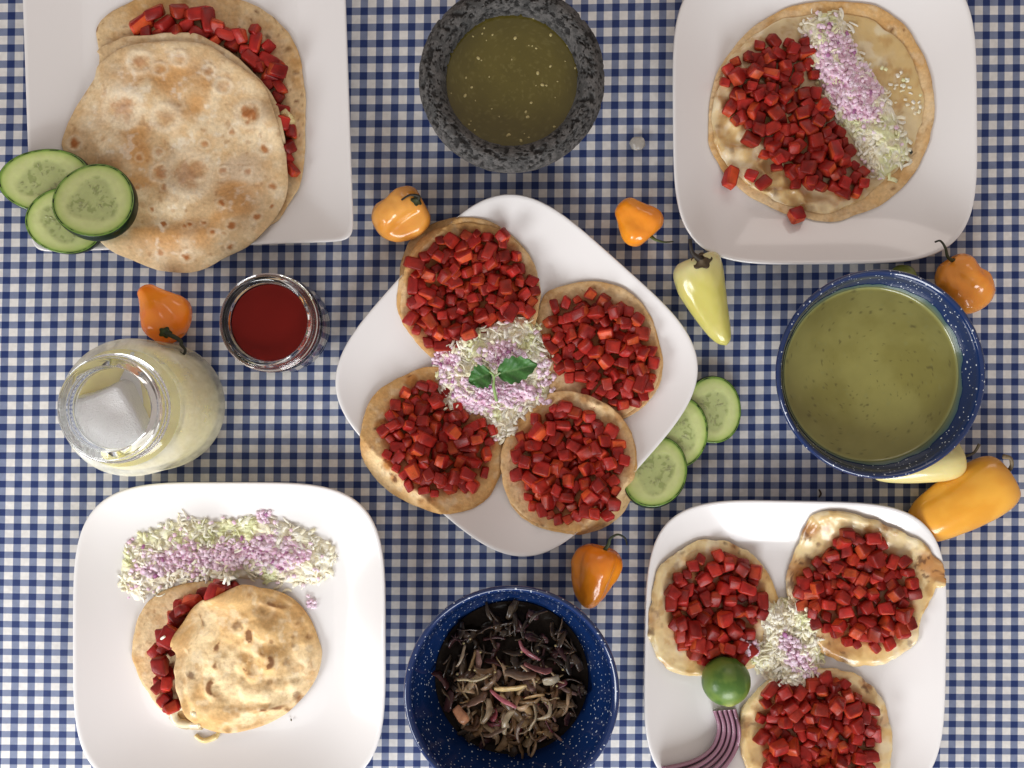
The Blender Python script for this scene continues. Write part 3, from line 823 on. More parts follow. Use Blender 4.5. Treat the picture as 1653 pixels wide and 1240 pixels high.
disc('cheese', [(1150, 195), (1160, 140), (1185, 85), (1235, 45), (1290, 25), (1380, 25), (1440, 55), (1475, 100), (1490, 165), (1480, 220), (1450, 270), (1400, 315), (1340, 342), (1280, 335), (1225, 310), (1180, 272), (1155, 232)],
     .0010, M['cheese'], cheese_colour(83, .45, (.66, .47, .21), (.76, .60, .35), [(1250, 312, 7, .7), (1210, 300, 5, .5), (1180, 245, 6, .4), (1160, 205, 5, .4), (1225, 318, 6, .6)]),
     lambda px, py, s: .0042 * np.clip(1 - 3.2 * np.abs(fbm(px * .020, py * .020, 0, 84, 3) - .5), 0, 1) ** 2 * sstep(1380, 1240, px - .5 * (py - 200)) + .0004 * (fbm(px * .03, py * .03, 0, 85, 2) - .5), big, nr=80, nt=240, seed=83, it=2, wob=.05)
BASE = HM.copy()
pile([(1185, 90), (1250, 65), (1300, 60), (1312, 110), (1330, 150), (1350, 190), (1378, 235), (1397, 275), (1392, 312), (1340, 312), (1290, 302), (1255, 280), (1215, 240), (1190, 205), (1170, 150), (1172, 110)], big, size=.0090, gap1=15.2, gap2=19)
for px_, py_, ex in [(1213, 282, 1.1), (1232, 296, 1.3)]: put_cube(px_, py_, .009, big, 10, elong=ex)
def stray(px, py, size, label, **k):
    o = put_cube(px, py, size, None, 10, **k); tag(o, label, 'meat cube', 'meat cubes fallen off the tacos'); return o
stray(1179, 287, .0108, 'long red meat cube lying alone at the left edge of the large open tortilla', elong=1.5, yaw=R(75))
stray(1285, 348, .0102, 'red meat cube fallen on the bare white plate below the large open tortilla', elong=1.0)
cab1 = [(1290, 40), (1325, 18), (1365, 28), (1388, 80), (1422, 130), (1447, 180), (1470, 240), (1452, 270), (1420, 292), (1393, 265), (1375, 230), (1340, 180), (1310, 120), (1295, 85)]
on1 = [(1328, 42), (1368, 55), (1397, 105), (1423, 140), (1428, 185), (1398, 200), (1366, 190), (1333, 150), (1313, 98)]
heap('shredded_cabbage', [dict(poly=cab1, n=1150, hmax=.011, kind='cabbage', seed=301), dict(poly=[(1420, 90), (1480, 130), (1480, 200), (1450, 190), (1430, 130)], n=26, hmax=.0003, kind='cabbage', seed=302, L0=(.002, .004))],
     'diagonal strip of chopped white cabbage across the large open tortilla', 'cabbage')
raise_base(cab1, .011)
heap('chopped_onion', [dict(poly=on1, n=760, hmax=.0035, kind='onion', seed=303, L0=(.002, .005)), dict(poly=cab1, n=50, hmax=.0006, kind='onion', seed=304, L0=(.002, .004))],
     'lilac chopped red onion on the cabbage of the large open tortilla', 'onion')

# ================================================================== CENTER: four open tacos
def taco(label, outline, cubes, seed, under, spots=(), spots2=(), size=.0086, browns=()):
    c = np.mean(outline, 0)
    t = thing('taco', WV(c[0], c[1], .008), label, 'taco', 'open tacos on the cornerwise plate')
    c2 = [(c[0] + (x - c[0]) * 1.0 + under[0], c[1] + (y - c[1]) * 1.0 + under[1]) for x, y in outline]
    disc('tortilla', c2, .0016, M['tortilla'], corn_colour(seed, spots2, edge=.5, burn=.5), bumpy(seed), t, seed=seed, it=10)
    disc('tortilla', outline, .0017, M['tortilla'], corn_colour(seed + 1, spots, edge=.42, burn=.4, poly=cubes, browns=browns), bumpy(seed + 1, .0016), t, seed=seed + 1, it=10)
    if seed == 130: put_cube(812, 384, .008, t, 8)
    pile(cubes, t, size)
    return t
T = {}
T[2] = taco('right taco of four on the cornerwise plate, its tortilla edge facing the pale pepper', [(865, 520), (880, 475), (915, 460), (960, 454), (1010, 467), (1045, 502), (1062, 550), (1067, 590), (1055, 630), (1020, 663), (990, 673), (930, 662), (885, 620), (868, 570)],
            [(905, 482), (960, 474), (1015, 497), (1047, 545), (1056, 590), (1045, 640), (1000, 656), (950, 645), (905, 600), (880, 560), (885, 510)], 120, (3, 5), [(960, 465, 3, .7), (940, 468, 3, .6)])
T[1] = taco('upper taco of four on the cornerwise plate, beside the bulky amber chili', [(648, 470), (660, 412), (690, 377), (740, 360), (790, 364), (830, 387), (860, 422), (873, 470), (865, 520), (840, 560), (800, 580), (740, 592), (700, 580), (662, 540), (647, 505)],
            [(660, 430), (700, 387), (760, 372), (820, 382), (850, 430), (868, 470), (850, 510), (800, 530), (760, 560), (700, 568), (665, 540), (655, 490)], 130, (-6, -9), [(663, 515, 3, .7)], browns=[(655, 530, 12, .5), (745, 366, 14, .4)])
T[3] = taco('lower left taco of four, its tortilla overhanging the cornerwise plate', [(582, 700), (600, 642), (650, 607), (700, 592), (760, 610), (800, 660), (812, 710), (805, 770), (780, 808), (730, 829), (680, 821), (630, 795), (600, 765), (583, 735)],
            [(622, 660), (660, 622), (710, 622), (765, 672), (802, 685), (800, 740), (765, 785), (700, 802), (650, 780), (617, 720)], 140, (2, 1), [(618, 682, 8, .9), (612, 690, 5, .8), (658, 620, 5, .7), (668, 612, 6, .8), (625, 748, 5, .8), (632, 765, 4, .8), (680, 808, 6, .6)], browns=[(616, 688, 13, 1), (664, 614, 14, 1), (626, 752, 12, 1), (636, 772, 9, .9), (690, 812, 20, .5), (585, 720, 14, .4)])
T[4] = taco('lower right taco of four on the cornerwise plate, nearest the cucumber slices', [(808, 760), (816, 710), (846, 667), (890, 634), (940, 636), (990, 660), (1020, 700), (1026, 758), (1013, 808), (983, 842), (930, 858), (870, 847), (827, 815)],
            [(838, 700), (880, 657), (925, 652), (945, 668), (985, 690), (1012, 730), (1005, 780), (985, 832), (945, 832), (895, 842), (842, 800), (828, 750)], 150, (2, 5), [(945, 645, 8, .4), (965, 652, 5, .5), (870, 850, 8, .6)], browns=[(945, 642, 16, .6), (1000, 672, 14, .6), (868, 846, 16, .6)])
BASE = HM.copy(); BASE = np.maximum(BASE * .0, box(box(HM, 6), 6))
cab2 = [(705, 585), (740, 548), (800, 522), (860, 518), (882, 560), (890, 610), (878, 655), (848, 668), (828, 700), (800, 712), (775, 672), (725, 655), (707, 615)]
heap('shredded_cabbage', [dict(poly=cab2, n=1500, hmax=.013, kind='cabbage', seed=311, spread=30)], 'mound of chopped cabbage where the four tacos meet', 'cabbage')
raise_base(cab2, .013, 30)
heap('chopped_onion', [dict(poly=[(735, 615), (780, 600), (850, 615), (870, 640), (830, 655), (790, 665), (755, 668), (735, 645)], n=520, hmax=0.0046, kind='onion', seed=312, L0=(.002, .0045)),
                       dict(poly=[(775, 560), (830, 550), (850, 575), (835, 600), (790, 590)], n=260, hmax=0.0036, kind='onion', seed=313, L0=(.002, .0045)),
                       dict(poly=[(698, 580), (728, 555), (745, 580), (735, 615), (712, 620)], n=200, hmax=0.0036, kind='onion', seed=314, L0=(.002, .0045)),
                       dict(poly=[(870, 580), (893, 590), (893, 640), (872, 650)], n=150, hmax=0.0036, kind='onion', seed=315, L0=(.002, .0045)),
                       dict(poly=cab2, n=110, hmax=.0006, kind='onion', seed=316, L0=(.002, .0045))],
     'lilac chopped red onion around the green sprig between the four tacos', 'onion')
# herb sprig
def leaf(px0, py0, px1, py1, wpx, z, parent, seed, fold=.35):
    A, B = WV(px0, py0, z), WV(px1, py1, z + .003); L_ = (B - A).length; d = (B - A).normalized()
    sd = Vector((0, 0, 1)).cross(d).normalized(); w = wpx * S * (1 - z / H)
    nu, nv = 34, 17; V, C = [], []
    for i in range(nu):
        u = i / (nu - 1)
        ww = w * .5 * (math.sin(math.pi * u ** .75) ** .8 + .02) * (1 + .10 * math.sin(u * 34 + seed) * (u > .1))
        for j in range(nv):
            v = j / (nv - 1) * 2 - 1
            vein = abs(math.sin((u * 1.0 - abs(v) * .35) * 16))
            hz = fold * abs(v) * ww + .0009 * math.sin(u * 16 + v * 3 + seed) * abs(v) + .0005 * vein - .006 * (u - .4) ** 2
            p = A + d * (u * L_) + sd * (v * ww) + Vector((0, 0, hz)); V.append(p - parent.location)
            mid = math.exp(-(v / .07) ** 2) * .7 + .35 * math.exp(-(((u - abs(v) * .35) * 16 / math.pi) % 1 - .0) ** 2 / .004)
            c0 = Vector((.028, .12, .018)).lerp(Vector((.07, .20, .05)), .5 + .5 * math.sin(u * 9 + v * 4 + seed))
            C.append(c0.lerp(Vector((.22, .38, .16)), min(1, mid * .6)))
    V2 = [p - Vector((0, 0, .0004)) for p in V]
    F = grid_faces(nu, nv, wrap=False); n = len(V)
    F += [[i + n for i in q][::-1] for q in F]
    return link('leaf', mesh('leaf', [tuple(p) for p in V + V2], F, M['leaf'], [tuple(c) for c in C + C]), parent)
zs = float(sample(BASE, *W(800, 605, .035))) + .004
sprig = thing('herb_sprig', WV(798, 606, zs), 'small green herb sprig with two leaves on the central cabbage mound', 'herb sprig')
leaf(793, 602, 756, 617, 38, zs + .002, sprig, 2)
leaf(803, 604, 868, 588, 42, zs + .003, sprig, 5)
def tube_obj(name, pts, radii, matl, colour, parent, n=10, smooth_n=24):
    P = catmull(pts, smooth_n, closed=False); rr = np.interp(np.linspace(0, 1, smooth_n), np.linspace(0, 1, len(radii)), radii)
    V, F = tube_vf(P, rr, n)
    C = np.tile(colour, (len(V), 1)) if np.ndim(colour) == 1 else np.repeat(np.stack([np.interp(np.linspace(0, 1, smooth_n), np.linspace(0, 1, len(colour)), np.array(colour)[:, k]) for k in range(3)], -1), n, 0)
    return link(name, mesh(name, V, F, matl, C, origin=parent.location if parent is not None else None), parent)
tube_obj('stem', [WV(790, 600, zs + .004), WV(797, 607, zs + .004), WV(797, 625, zs + .003), WV(802, 648, zs + .001)], [.0006, .001, .0011, .0013], M['leaf'], (.30, .45, .16), sprig)
tube_obj('stem', [WV(808, 602, zs + .0045), WV(802, 605, zs + .004), WV(797, 610, zs + .004)], [.0007, .0009, .001], M['leaf'], (.36, .46, .24), sprig)

# ================================================================== BOTTOM LEFT: closed corn tortilla sandwich
gor = thing('stuffed_tortilla', WV(370, 1060, .006), 'closed corn tortilla sandwich with red meat showing at its left side', 'taco')
disc('tortilla', [(212, 1045), (225, 990), (262, 955), (320, 940), (370, 944), (420, 965), (462, 1050), (400, 1150), (320, 1175), (262, 1150), (232, 1110), (216, 1075)],
     .0040, M['tortilla'], corn_colour(161, [(265, 1100, 8, .4), (240, 990, 4, .4)], edge=.35, burn=.4), bumpy(161, .0022, .03), gor, seed=161)
for k in range(38):
    t_ = k / 37; t_ = t_ ** 1.0
    P_ = catmull([(375, 948), (335, 957), (298, 985), (272, 1020), (262, 1060), (258, 1100), (266, 1142)], 60, closed=False)
    p_ = P_[int(t_ * 59)]
    put_cube(p_[0] + random.uniform(-9, 11), p_[1] + random.uniform(-6, 6), random.uniform(.0085, .0115), gor, 18)
for px_, py_ in [(330, 1010), (380, 1000), (430, 1010), (320, 1060), (380, 1060), (440, 1060), (320, 1110), (380, 1110), (430, 1120), (350, 1150), (460, 1090), (300, 1050), (300, 1100)]:
    put_cube(px_, py_, .0085, gor, 4)
for q, pts in enumerate([[(290, 1010, .004), (280, 1018, .006), (276, 1030, .004)], [(282, 1012, .005), (272, 1008, .005)], [(268, 1025, .004), (278, 1022, .005)]]):
    blob('cabbage_shred', pts, .0012, M['shred'], (.82, .78, .66), gor)
def gor_colour(seed, spots, **k):
    base = corn_colour(seed, spots, **k)
    def f(px, py, s):
        c = base(px, py, s)
        a = np.arctan2(py - 1068, px - 400); r = np.hypot((px - 400) / 121, (py - 1068) / 118)
        rip = np.sin(r * 13 + a + 8 * fbm(px * .024, py * .024, 0, 166, 2))
        n = fbm(px * .045, py * .045, 0, seed + 21, 4)
        c = mixc(c, (.50, .25, .08), .5 * sstep(.35, .95, rip) * sstep(.45, .66, n) * sstep(1.0, .8, r))
        return mixc(c, (.17, .06, .02), .85 * sstep(.5, .95, rip) * sstep(.60, .70, n) * sstep(1.0, .8, r))
    return f
def gor_h(px, py, s):
    a = np.arctan2(py - 1068, px - 400); r = np.hypot((px - 400) / 121, (py - 1068) / 118)
    rip = np.sin(r * 13 + a + 8 * fbm(px * .024, py * .024, 0, 166, 2))
    return .0021 * rip * sstep(1.0, .6, r) + .003 * (fbm(px * .024, py * .03, 0, 167, 3) - .45) + .0022 * sstep(.93, .80, s) + .0016 * (fbm(px * .06, py * .07, 0, 168, 2) - .5) * sstep(.85, .6, s)
disc('tortilla', [(277, 1060), (285, 1015), (315, 977), (360, 957), (400, 951), (440, 953), (475, 970), (500, 1000), (514, 1035), (519, 1060), (510, 1095), (490, 1125), (460, 1154), (420, 1174), (370, 1185), (330, 1177), (300, 1159), (285, 1130), (278, 1095)],
     .0032, M['tortilla'], gor_colour(165, [(386, 1008, 9, .65), (392, 1012, 5, .5), (328, 1008, 7, .6), (473, 1027, 6, .5), (473, 1040, 6, .5), (460, 1070, 7, .5), (309, 1093, 9, .75), (300, 1092, 5, .6), (377, 1072, 6, .4), (479, 1124, 8, .7), (439, 1035, 5, .6), (427, 984, 9, .35), (370, 1178, 8, .4), (400, 960, 5, .3), (480, 1005, 5, .4), (435, 1100, 6, .4), (346, 985, 4, .4)], edge=.25, burn=.25),
     gor_h, gor, nr=130, nt=280, seed=165, it=26, wob=.01, sm=8)
blob('cheese', [(318, 1152, .0), (290, 1145, .002), (276, 1155, .003), (282, 1170, .002), (302, 1174, .0015), (322, 1172, .001)], .0034, M['cheese'], (.76, .66, .44), gor)
blob('cheese', [(322, 1178, .001), (300, 1178, .001), (285, 1172, .001), (270, 1160, .0015)], .0038, M['cheese'], (.46, .36, .22), gor)
o = blob('cheese_drip', [(308, 1195, .0005), (322, 1203, .0005), (340, 1198, .0005), (346, 1190, .0005)], .0022, M['cheese'], (.72, .55, .25), None); tag(o, 'thin yellow cheese drip on the plate below the closed tortilla', 'cheese drip')
BASE = HM.copy()
cab3 = [(190, 928), (200, 882), (240, 856), (300, 836), (360, 840), (425, 832), (490, 852), (538, 880), (538, 920), (522, 942), (470, 945), (400, 938), (320, 938), (262, 950), (222, 975), (197, 950)]
heap('shredded_cabbage', [dict(poly=cab3, n=1500, hmax=.008, kind='cabbage', seed=321, spread=22, patchy=.35)], 'wide strip of chopped cabbage beside the closed tortilla sandwich', 'cabbage')
raise_base(cab3, .008, 22)
heap('chopped_onion', [dict(poly=[(212, 915), (300, 868), (340, 880), (400, 865), (440, 855), (500, 888), (470, 922), (400, 918), (320, 928), (240, 930)], n=760, hmax=.002, kind='onion', seed=322, L0=(.002, .005), patchy=.55),
                       dict(poly=[(415, 828), (432, 826), (436, 840), (420, 842)], n=34, hmax=.003, kind='onion', seed=323, L0=(.002, .004)),
                       dict(poly=[(498, 970), (508, 970), (508, 980), (498, 980)], n=16, hmax=.002, kind='onion', seed=324, L0=(.002, .004)),
                       dict(poly=cab3, n=80, hmax=.0004, kind='onion', seed=325, L0=(.002, .004))],
     'lilac chopped red onion on the cabbage strip by the closed tortilla', 'onion')

# ================================================================== BOTTOM RIGHT: three cheesy tacos
def ctaco(label, outline, cubes, seed, spots, brown=.4, browns=()):
    c = np.mean(outline, 0)
    t = thing('cheese_taco', WV(c[0], c[1], .008), label, 'taco', 'cheesy tacos on the lime plate')
    disc('tortilla', [(c[0] + (x - c[0]) * .965, c[1] + (y - c[1]) * .965) for x, y in outline], .0024, M['tortilla'], corn_colour(seed, spots, edge=.6, burn=.6), bumpy(seed), t, seed=seed, it=6)
    disc('cheese', outline, .0022, M['cheese'], cheese_colour(seed + 1, brown, (.72, .50, .21), (.80, .63, .34), spots, cubes, browns), bumpy(seed + 1, .0026, .03, .0006), t, nr=70, nt=240, seed=seed + 1, it=3, wob=.07)
    pile(cubes, t, .0092, gap1=15.6, gap2=20)
    return t
ctaco('cheesy taco beside the lime at the left of the lime plate', [(1049, 990), (1062, 922), (1100, 886), (1145, 871), (1200, 886), (1235, 916), (1255, 960), (1260, 1010), (1245, 1055), (1215, 1080), (1150, 1092), (1100, 1090), (1067, 1070), (1049, 1030)],
      [(1080, 940), (1130, 896), (1190, 896), (1228, 925), (1235, 980), (1220, 1040), (1190, 1070), (1130, 1072), (1088, 1025), (1075, 975)], 170, [(1185, 880, 5, .8), (1050, 1020, 6, .7), (1066, 1078, 5, .9), (1170, 878, 4, .7), (1100, 892, 4, .5)], .35, [(1185, 884, 14, .7), (1052, 1000, 18, .5), (1068, 1075, 12, .7), (1235, 930, 14, .5)])
ctaco('cheesy taco with browned cheese edge, nearest the orange-yellow pepper', [(1270, 940), (1290, 872), (1310, 833), (1342, 824), (1400, 836), (1450, 856), (1498, 882), (1519, 920), (1513, 952), (1490, 1000), (1478, 1040), (1430, 1072), (1380, 1074), (1330, 1055), (1290, 1010)],
      [(1340, 870), (1385, 852), (1440, 885), (1473, 925), (1480, 980), (1470, 1020), (1420, 1045), (1370, 1040), (1320, 1015), (1287, 970), (1287, 930), (1315, 905)], 180,
      [(1302, 857, 10, .8), (1306, 905, 10, .95), (1285, 925, 12, .9), (1275, 945, 8, .8), (1428, 845, 5, .9), (1500, 905, 16, .5), (1510, 930, 10, .5), (1335, 1045, 8, .5), (1360, 1060, 10, .5), (1320, 880, 5, .7), (1470, 1040, 6, .5)], .6, [(1502, 915, 34, .85), (1290, 925, 30, .9), (1306, 858, 18, .8), (1340, 1050, 34, .6), (1300, 985, 20, .6), (1430, 845, 14, .6)])
ctaco('cheesy taco cut off by the lower picture edge, beside the sliced onion', [(1197, 1150), (1225, 1110), (1270, 1087), (1330, 1080), (1380, 1090), (1420, 1120), (1438, 1170), (1440, 1230), (1420, 1280), (1330, 1310), (1240, 1290), (1205, 1240), (1195, 1190)],
      [(1228, 1130), (1270, 1100), (1340, 1090), (1390, 1120), (1420, 1160), (1415, 1220), (1380, 1270), (1300, 1285), (1240, 1255), (1225, 1190)], 190, [(1400, 1108, 7, .9), (1395, 1098, 4, .8), (1205, 1170, 5, .6), (1410, 1200, 5, .4)], .35, [(1400, 1108, 16, .7), (1207, 1165, 18, .5), (1430, 1160, 14, .5)])
BASE = np.maximum(0, box(box(HM, 5), 5))
cab4 = [(1232, 985), (1260, 968), (1290, 975), (1312, 1010), (1327, 1050), (1318, 1092), (1290, 1112), (1250, 1105), (1222, 1082), (1215, 1058), (1230, 1030)]
heap('shredded_cabbage', [dict(poly=cab4, n=1000, hmax=.012, kind='cabbage', seed=331, spread=24)], 'mound of chopped cabbage between the three cheesy tacos', 'cabbage')
raise_base(cab4, .012, 24)
heap('chopped_onion', [dict(poly=[(1257, 1022), (1285, 1030), (1310, 1066), (1318, 1094), (1292, 1090), (1262, 1060)], n=330, hmax=.002, kind='onion', seed=332, L0=(.002, .0045)),
                       dict(poly=[(1195, 1045), (1218, 1035), (1222, 1055), (1205, 1058)], n=40, hmax=.002, kind='onion', seed=333, L0=(.002, .0045))],
     'lilac chopped red onion on the cabbage between the cheesy tacos', 'onion')
# lime half, cut side down
def lime():
    z = .034; c = WV(1176, 1105, z); r = 39.5 * S * (1 - z / H)
    nu, nv = 60, 96; V, C = [], []
    ax = Vector((.05, -.85, .52)).normalized(); q = Vector((0, 0, 1)).rotation_difference(ax)
    for i in range(nu):
        th = math.pi * i / (nu - 1)
        for j in range(nv):
            ph = 2 * math.pi * j / nv
            rr = r * (1 + .05 * math.exp(-(th / .22) ** 2) - .01 * math.exp(-((th - .30) / .1) ** 2) + .006 * math.cos(2 * ph))
            p = Vector((math.sin(th) * math.cos(ph), math.sin(th) * math.sin(ph), math.cos(th)))
            V.append(q @ (p * rr)); C.append(p)
    Vn = np.array(V); n1 = fbm(Vn[:, 0] * 120, Vn[:, 1] * 120, Vn[:, 2] * 120, 5, 3)
    cc = mixc((.065, .145, .020), (.13, .215, .036), sstep(.35, .65, n1))
    tip = np.array([math.exp(-(math.acos(max(-1, min(1, p.z))) / .2) ** 2) for p in C])
    cc = mixc(cc, (.42, .44, .12), .8 * tip)
    o = link('lime', mesh('lime', Vn, grid_faces(nu, nv), M['lime'], cc), loc=(c.x, c.y, z))
    zb = float(sample(HM, c.x, c.y)); o.location.z = max(zb, .008) + r * .86
    tag(o, 'small round green lime at the edge of the left cheesy taco', 'lime')
lime()
# onion slice: five nested rings cut to arcs
sl = thing('onion_slice', WV(1130, 1195, .007), 'purple red onion slice of nested arcs near the lime', 'onion')
A_ = catmull([(1150, 1148), (1157, 1175), (1146, 1206), (1115, 1226), (1060, 1238)], 40, closed=False)
B_ = catmull([(1189, 1145), (1197, 1185), (1184, 1225), (1150, 1262), (1100, 1290)], 40, closed=False)
for k in range(5):
    f0, f1 = k / 5 + .012, (k + 1) / 5 - .012
    V, C = [], []
    h0, h1 = .0050, .0066 + .0008 * (k % 2)
    for i in range(40):
        for (f, h, e) in ((f0, .0, 1), (f0, .75, 1), (f0 * .8 + f1 * .2, .98, .2), ((f0 + f1) / 2, 1.0, .1), (f1 * .8 + f0 * .2, .98, .35), (f1, .72, 1), (f1, 0, 1)):
            p = A_[i] * (1 - f) + B_[i] * f
            z = float(sample(HM, *W(p[0], p[1], .01))) * 1.0 + h * h1 + .0002
            x, y = W(p[0], p[1], z); V.append((float(x), float(y), z)); C.append(np.array((.36, .20, .26)) * (1 - e) + np.array((.16, .05, .10)) * e)
    F = grid_faces(40, 7, wrap=True); F += [list(range(7)), [39 * 7 + j for j in range(7)][::-1]]
    link('onion_ring', mesh('onion_ring', V, F, M['onion'], C, origin=sl.location), sl)

# ================================================================== bowls
def lathe_obj(name, prof, matl, loc, parent=None, n=160, C=None, disp=None):
    V, F = lathe_vf(prof, n)
    if disp is not None: V, C = disp(V)
    if parent is not None: return link(name, mesh(name, V, F, matl, C, origin=(np.array(loc) * 0)), parent, Vector(loc) - parent.location)
    return link(name, mesh(name, V, F, matl, C), loc=loc)

# stone mortar
def mortar():
    zr = .080; c = WV(826, 121, zr); k = S * (1 - zr / H)
    Ro, Ri = 152 * k, 113 * k
    prof = smooth_prof([(.002, .020), (.020, .020), (.038, .030), (.048, .050), (Ri - .002, .068), (Ri, zr - .004), (Ri + .004, zr), (Ri + .010, zr + .0012), (Ro - .004, zr - .002), (Ro, zr - .008), (Ro - .001, .060), (Ro - .006, .040), (Ro - .018, .016), (Ro - .030, .004), (Ro - .034, .0015), (.002, .0012)], 300)
    n = 420
    def disp(V):
        x, y, z = V.T * 1.0
        f1 = fbm(x * 270, y * 270, z * 270, 41, 3); f2 = fbm(x * 520, y * 520, z * 520, 43, 2); f3 = fbm(x * 60, y * 60, z * 60, 47, 2)
        pit = np.maximum(sstep(.57, .66, f1), .8 * sstep(.62, .72, f2))
        r = np.hypot(x, y) + 1e-9
        # push the pits in, away from the local outward direction
        P = V.reshape(len(prof), n, 3); Tn = np.gradient(P, axis=0); Tt = np.roll(P, -1, 1) - np.roll(P, 1, 1)
        Nn = np.cross(Tt, Tn); Nn /= np.linalg.norm(Nn, axis=2)[..., None] + 1e-12
        Nn = Nn.reshape(-1, 3)
        d = -.0016 * pit + .0010 * (f3 - .5) + .0007 * (f2 - .5)
        s_ = np.sign((Nn * np.stack([x / r, y / r, 0 * x + .7], -1)).sum(1).reshape(len(prof), n)[200].mean())
        V2 = V + (s_ * d)[:, None] * Nn
        cc = mixc((.060, .059, .057), (.105, .10, .096), sstep(.35, .65, fbm(x * 260, y * 260, z * 260, 49, 3)))
        cc = mixc(cc, (.022, .021, .020), pit)
        return V2, cc
    t = lathe_obj('stone_mortar', prof, M['stone'], (c.x, c.y, 0), n=n, disp=disp)
    tag(t, 'dark pitted volcanic stone mortar filled with green brown salsa', 'mortar')
    zl = .064; cl = WV(828, 128, zl); rl = .0535
    V, C = [], []
    st = np.concatenate([np.linspace(.004, .97, 60), [.985, .995, 1.0]]); a = np.linspace(0, 2 * np.pi, 120, endpoint=False)
    x, y = st[:, None] * rl * np.cos(a), st[:, None] * rl * np.sin(a)
    z = np.where(st > .97, (st - .97) ** 2 * 1.2, 0)[:, None] + 0 * x
    n1 = fbm(x * 60, y * 60, 0, 8, 4); n2 = fbm(x * 500, y * 500, 0, 9, 2)
    cc = mixc((.092, .074, .010), (.118, .095, .015), n1); cc = mixc(cc, (.2, .17, .05), .35 * sstep(.66, .78, n2))
    sal = thing('green_salsa', (c.x, c.y, zl), 'olive green salsa with pale seeds in the stone mortar', 'salsa')
    link('salsa_surface', mesh('salsa_surface', np.stack([x, y, z], -1).reshape(-1, 3), grid_faces(len(st), 120, flip=True), M['salsa'], cc.reshape(-1, 3)), sal)
    r = random.Random(5); V, F = [], []
    for i in range(46):
        q = rl * math.sqrt(r.random()) * .95; an = r.uniform(0, 6.28); s = r.choice([.0005, .0006, .0008, .0010, .0013]); b = len(V)
        ya = r.uniform(0, 3)
        for k_ in range(3):
            for j in range(8):
                f = 2 * math.pi * j / 8; rr = s * [1, .8, .3][k_]
                ux, uy = rr * 1.2 * math.cos(f), rr * .9 * math.sin(f)
                V.append((q * math.cos(an) + ux * math.cos(ya) - uy * math.sin(ya), q * math.sin(an) + ux * math.sin(ya) + uy * math.cos(ya), .0001 + s * [0, .25, .38][k_]))
        for k_ in range(2):
            for j in range(8): F.append([b + k_ * 8 + j, b + k_ * 8 + (j + 1) % 8, b + k_ * 8 + 8 + (j + 1) % 8, b + k_ * 8 + 8 + j])
        F.append([b + 16 + j for j in range(8)])
    o = link('seeds', mesh('seeds', V, F, M['seed']), sal); o['kind'] = 'stuff'
mortar()

def bowl_profile(Rr, zr, t=.0016, base=.55):
    """thin enamel bowl with a rolled rim, inside centre first"""
    ins = [(.00001, .006), (Rr * base * .7, .006), (Rr * base, .0085), (Rr * .74, .021), (Rr * .86, .040), (Rr * .915, zr * .82), (Rr * .935, zr - .004)]
    lip = [(Rr * .955, zr), (Rr * .978, zr + .0012), (Rr, zr - .0004), (Rr * .997, zr - .0026), (Rr * .965, zr - .0034)]
    out = [(Rr * .945, zr * .80), (Rr * .89, .038), (Rr * .77, .018), (Rr * base * 1.1, .0030), (Rr * base, .0004), (Rr * base * .9, .0004), (Rr * base * .8, .003), (.00001, .003)]
    return np.concatenate([smooth_prof(ins, 60), smooth_prof(lip, 24), smooth_prof(out, 50)])
def soup_bowl():
    zr = .062; c = WV(1421.5, 604, zr); Rr = 169 * S * (1 - zr / H)
    o = lathe_obj('enamel_bowl', bowl_profile(Rr, zr), M['enamel'], (c.x, c.y, .0006), n=200)
    tag(o, 'blue speckled enamel bowl filled with green soup', 'bowl', 'blue enamel bowls')
    zl = .040; rl = Rr * .855
    a = np.linspace(0, 2 * np.pi, 160, endpoint=False); st = np.concatenate([np.linspace(.004, .97, 80), [.98, .99, .995, 1.0]])
    x, y = st[:, None] * rl * np.cos(a), st[:, None] * rl * np.sin(a)
    z = (np.clip((st - .97) / .03, 0, 1) ** 2 * .0014)[:, None] + 0 * x
    n1 = fbm(x * 35, y * 35, 0, 15, 5); n2 = fbm(x * 380, y * 380, 0, 16, 2)
    cc = mixc((.225, .205, .045), (.28, .262, .070), sstep(.3, .7, n1)); cc = mixc(cc, (.06, .05, .012), .6 * sstep(.80, .87, n2)); cc = mixc(cc, (.24, .25, .09), .3 * sstep(.78, .85, fbm(x * 300, y * 300, 4, 19, 2)))
    cc = mixc(cc, (.24, .28, .14), sstep(.975, .995, st)[:, None] * .5 + 0 * x)
    o = link('green_soup', mesh('green_soup', np.stack([x, y, z], -1).reshape(-1, 3), grid_faces(len(st), 160, flip=True), M['soup'], cc.reshape(-1, 3)), loc=(c.x, c.y, zl))
    tag(o, 'smooth green cream soup in the blue enamel bowl', 'soup')
    # a dried splash ring of soup on the wall, above the surface
    prof = bowl_profile(Rr, zr)[:60]
    zz = np.linspace(zl - .001, zl + .0085, 8); rw = np.interp(zz - .0006, prof[:, 1], prof[:, 0]) - .0005
    edge = .35 + .65 * fbm(np.cos(a) * 5, np.sin(a) * 5, 0, 91, 4)
    V = []; C = []
    for q in range(8):
        f = q / 7 * edge; zq = zl - .001 + f * .0095; rq = np.interp(zq - .0006, prof[:, 1], prof[:, 0]) - .0006 + .0004 * f
        V.append(np.stack([rq * np.cos(a), rq * np.sin(a), zq - zl], -1)); C.append(np.tile(np.array((.18, .19, .07)) * (1 - q / 7) + np.array((.05, .11, .13)) * q / 7, (160, 1)))
    link('soup_film', mesh('soup_film', np.concatenate(V), grid_faces(8, 160, flip=True), M['soup'], np.concatenate(C)), o)
soup_bowl()
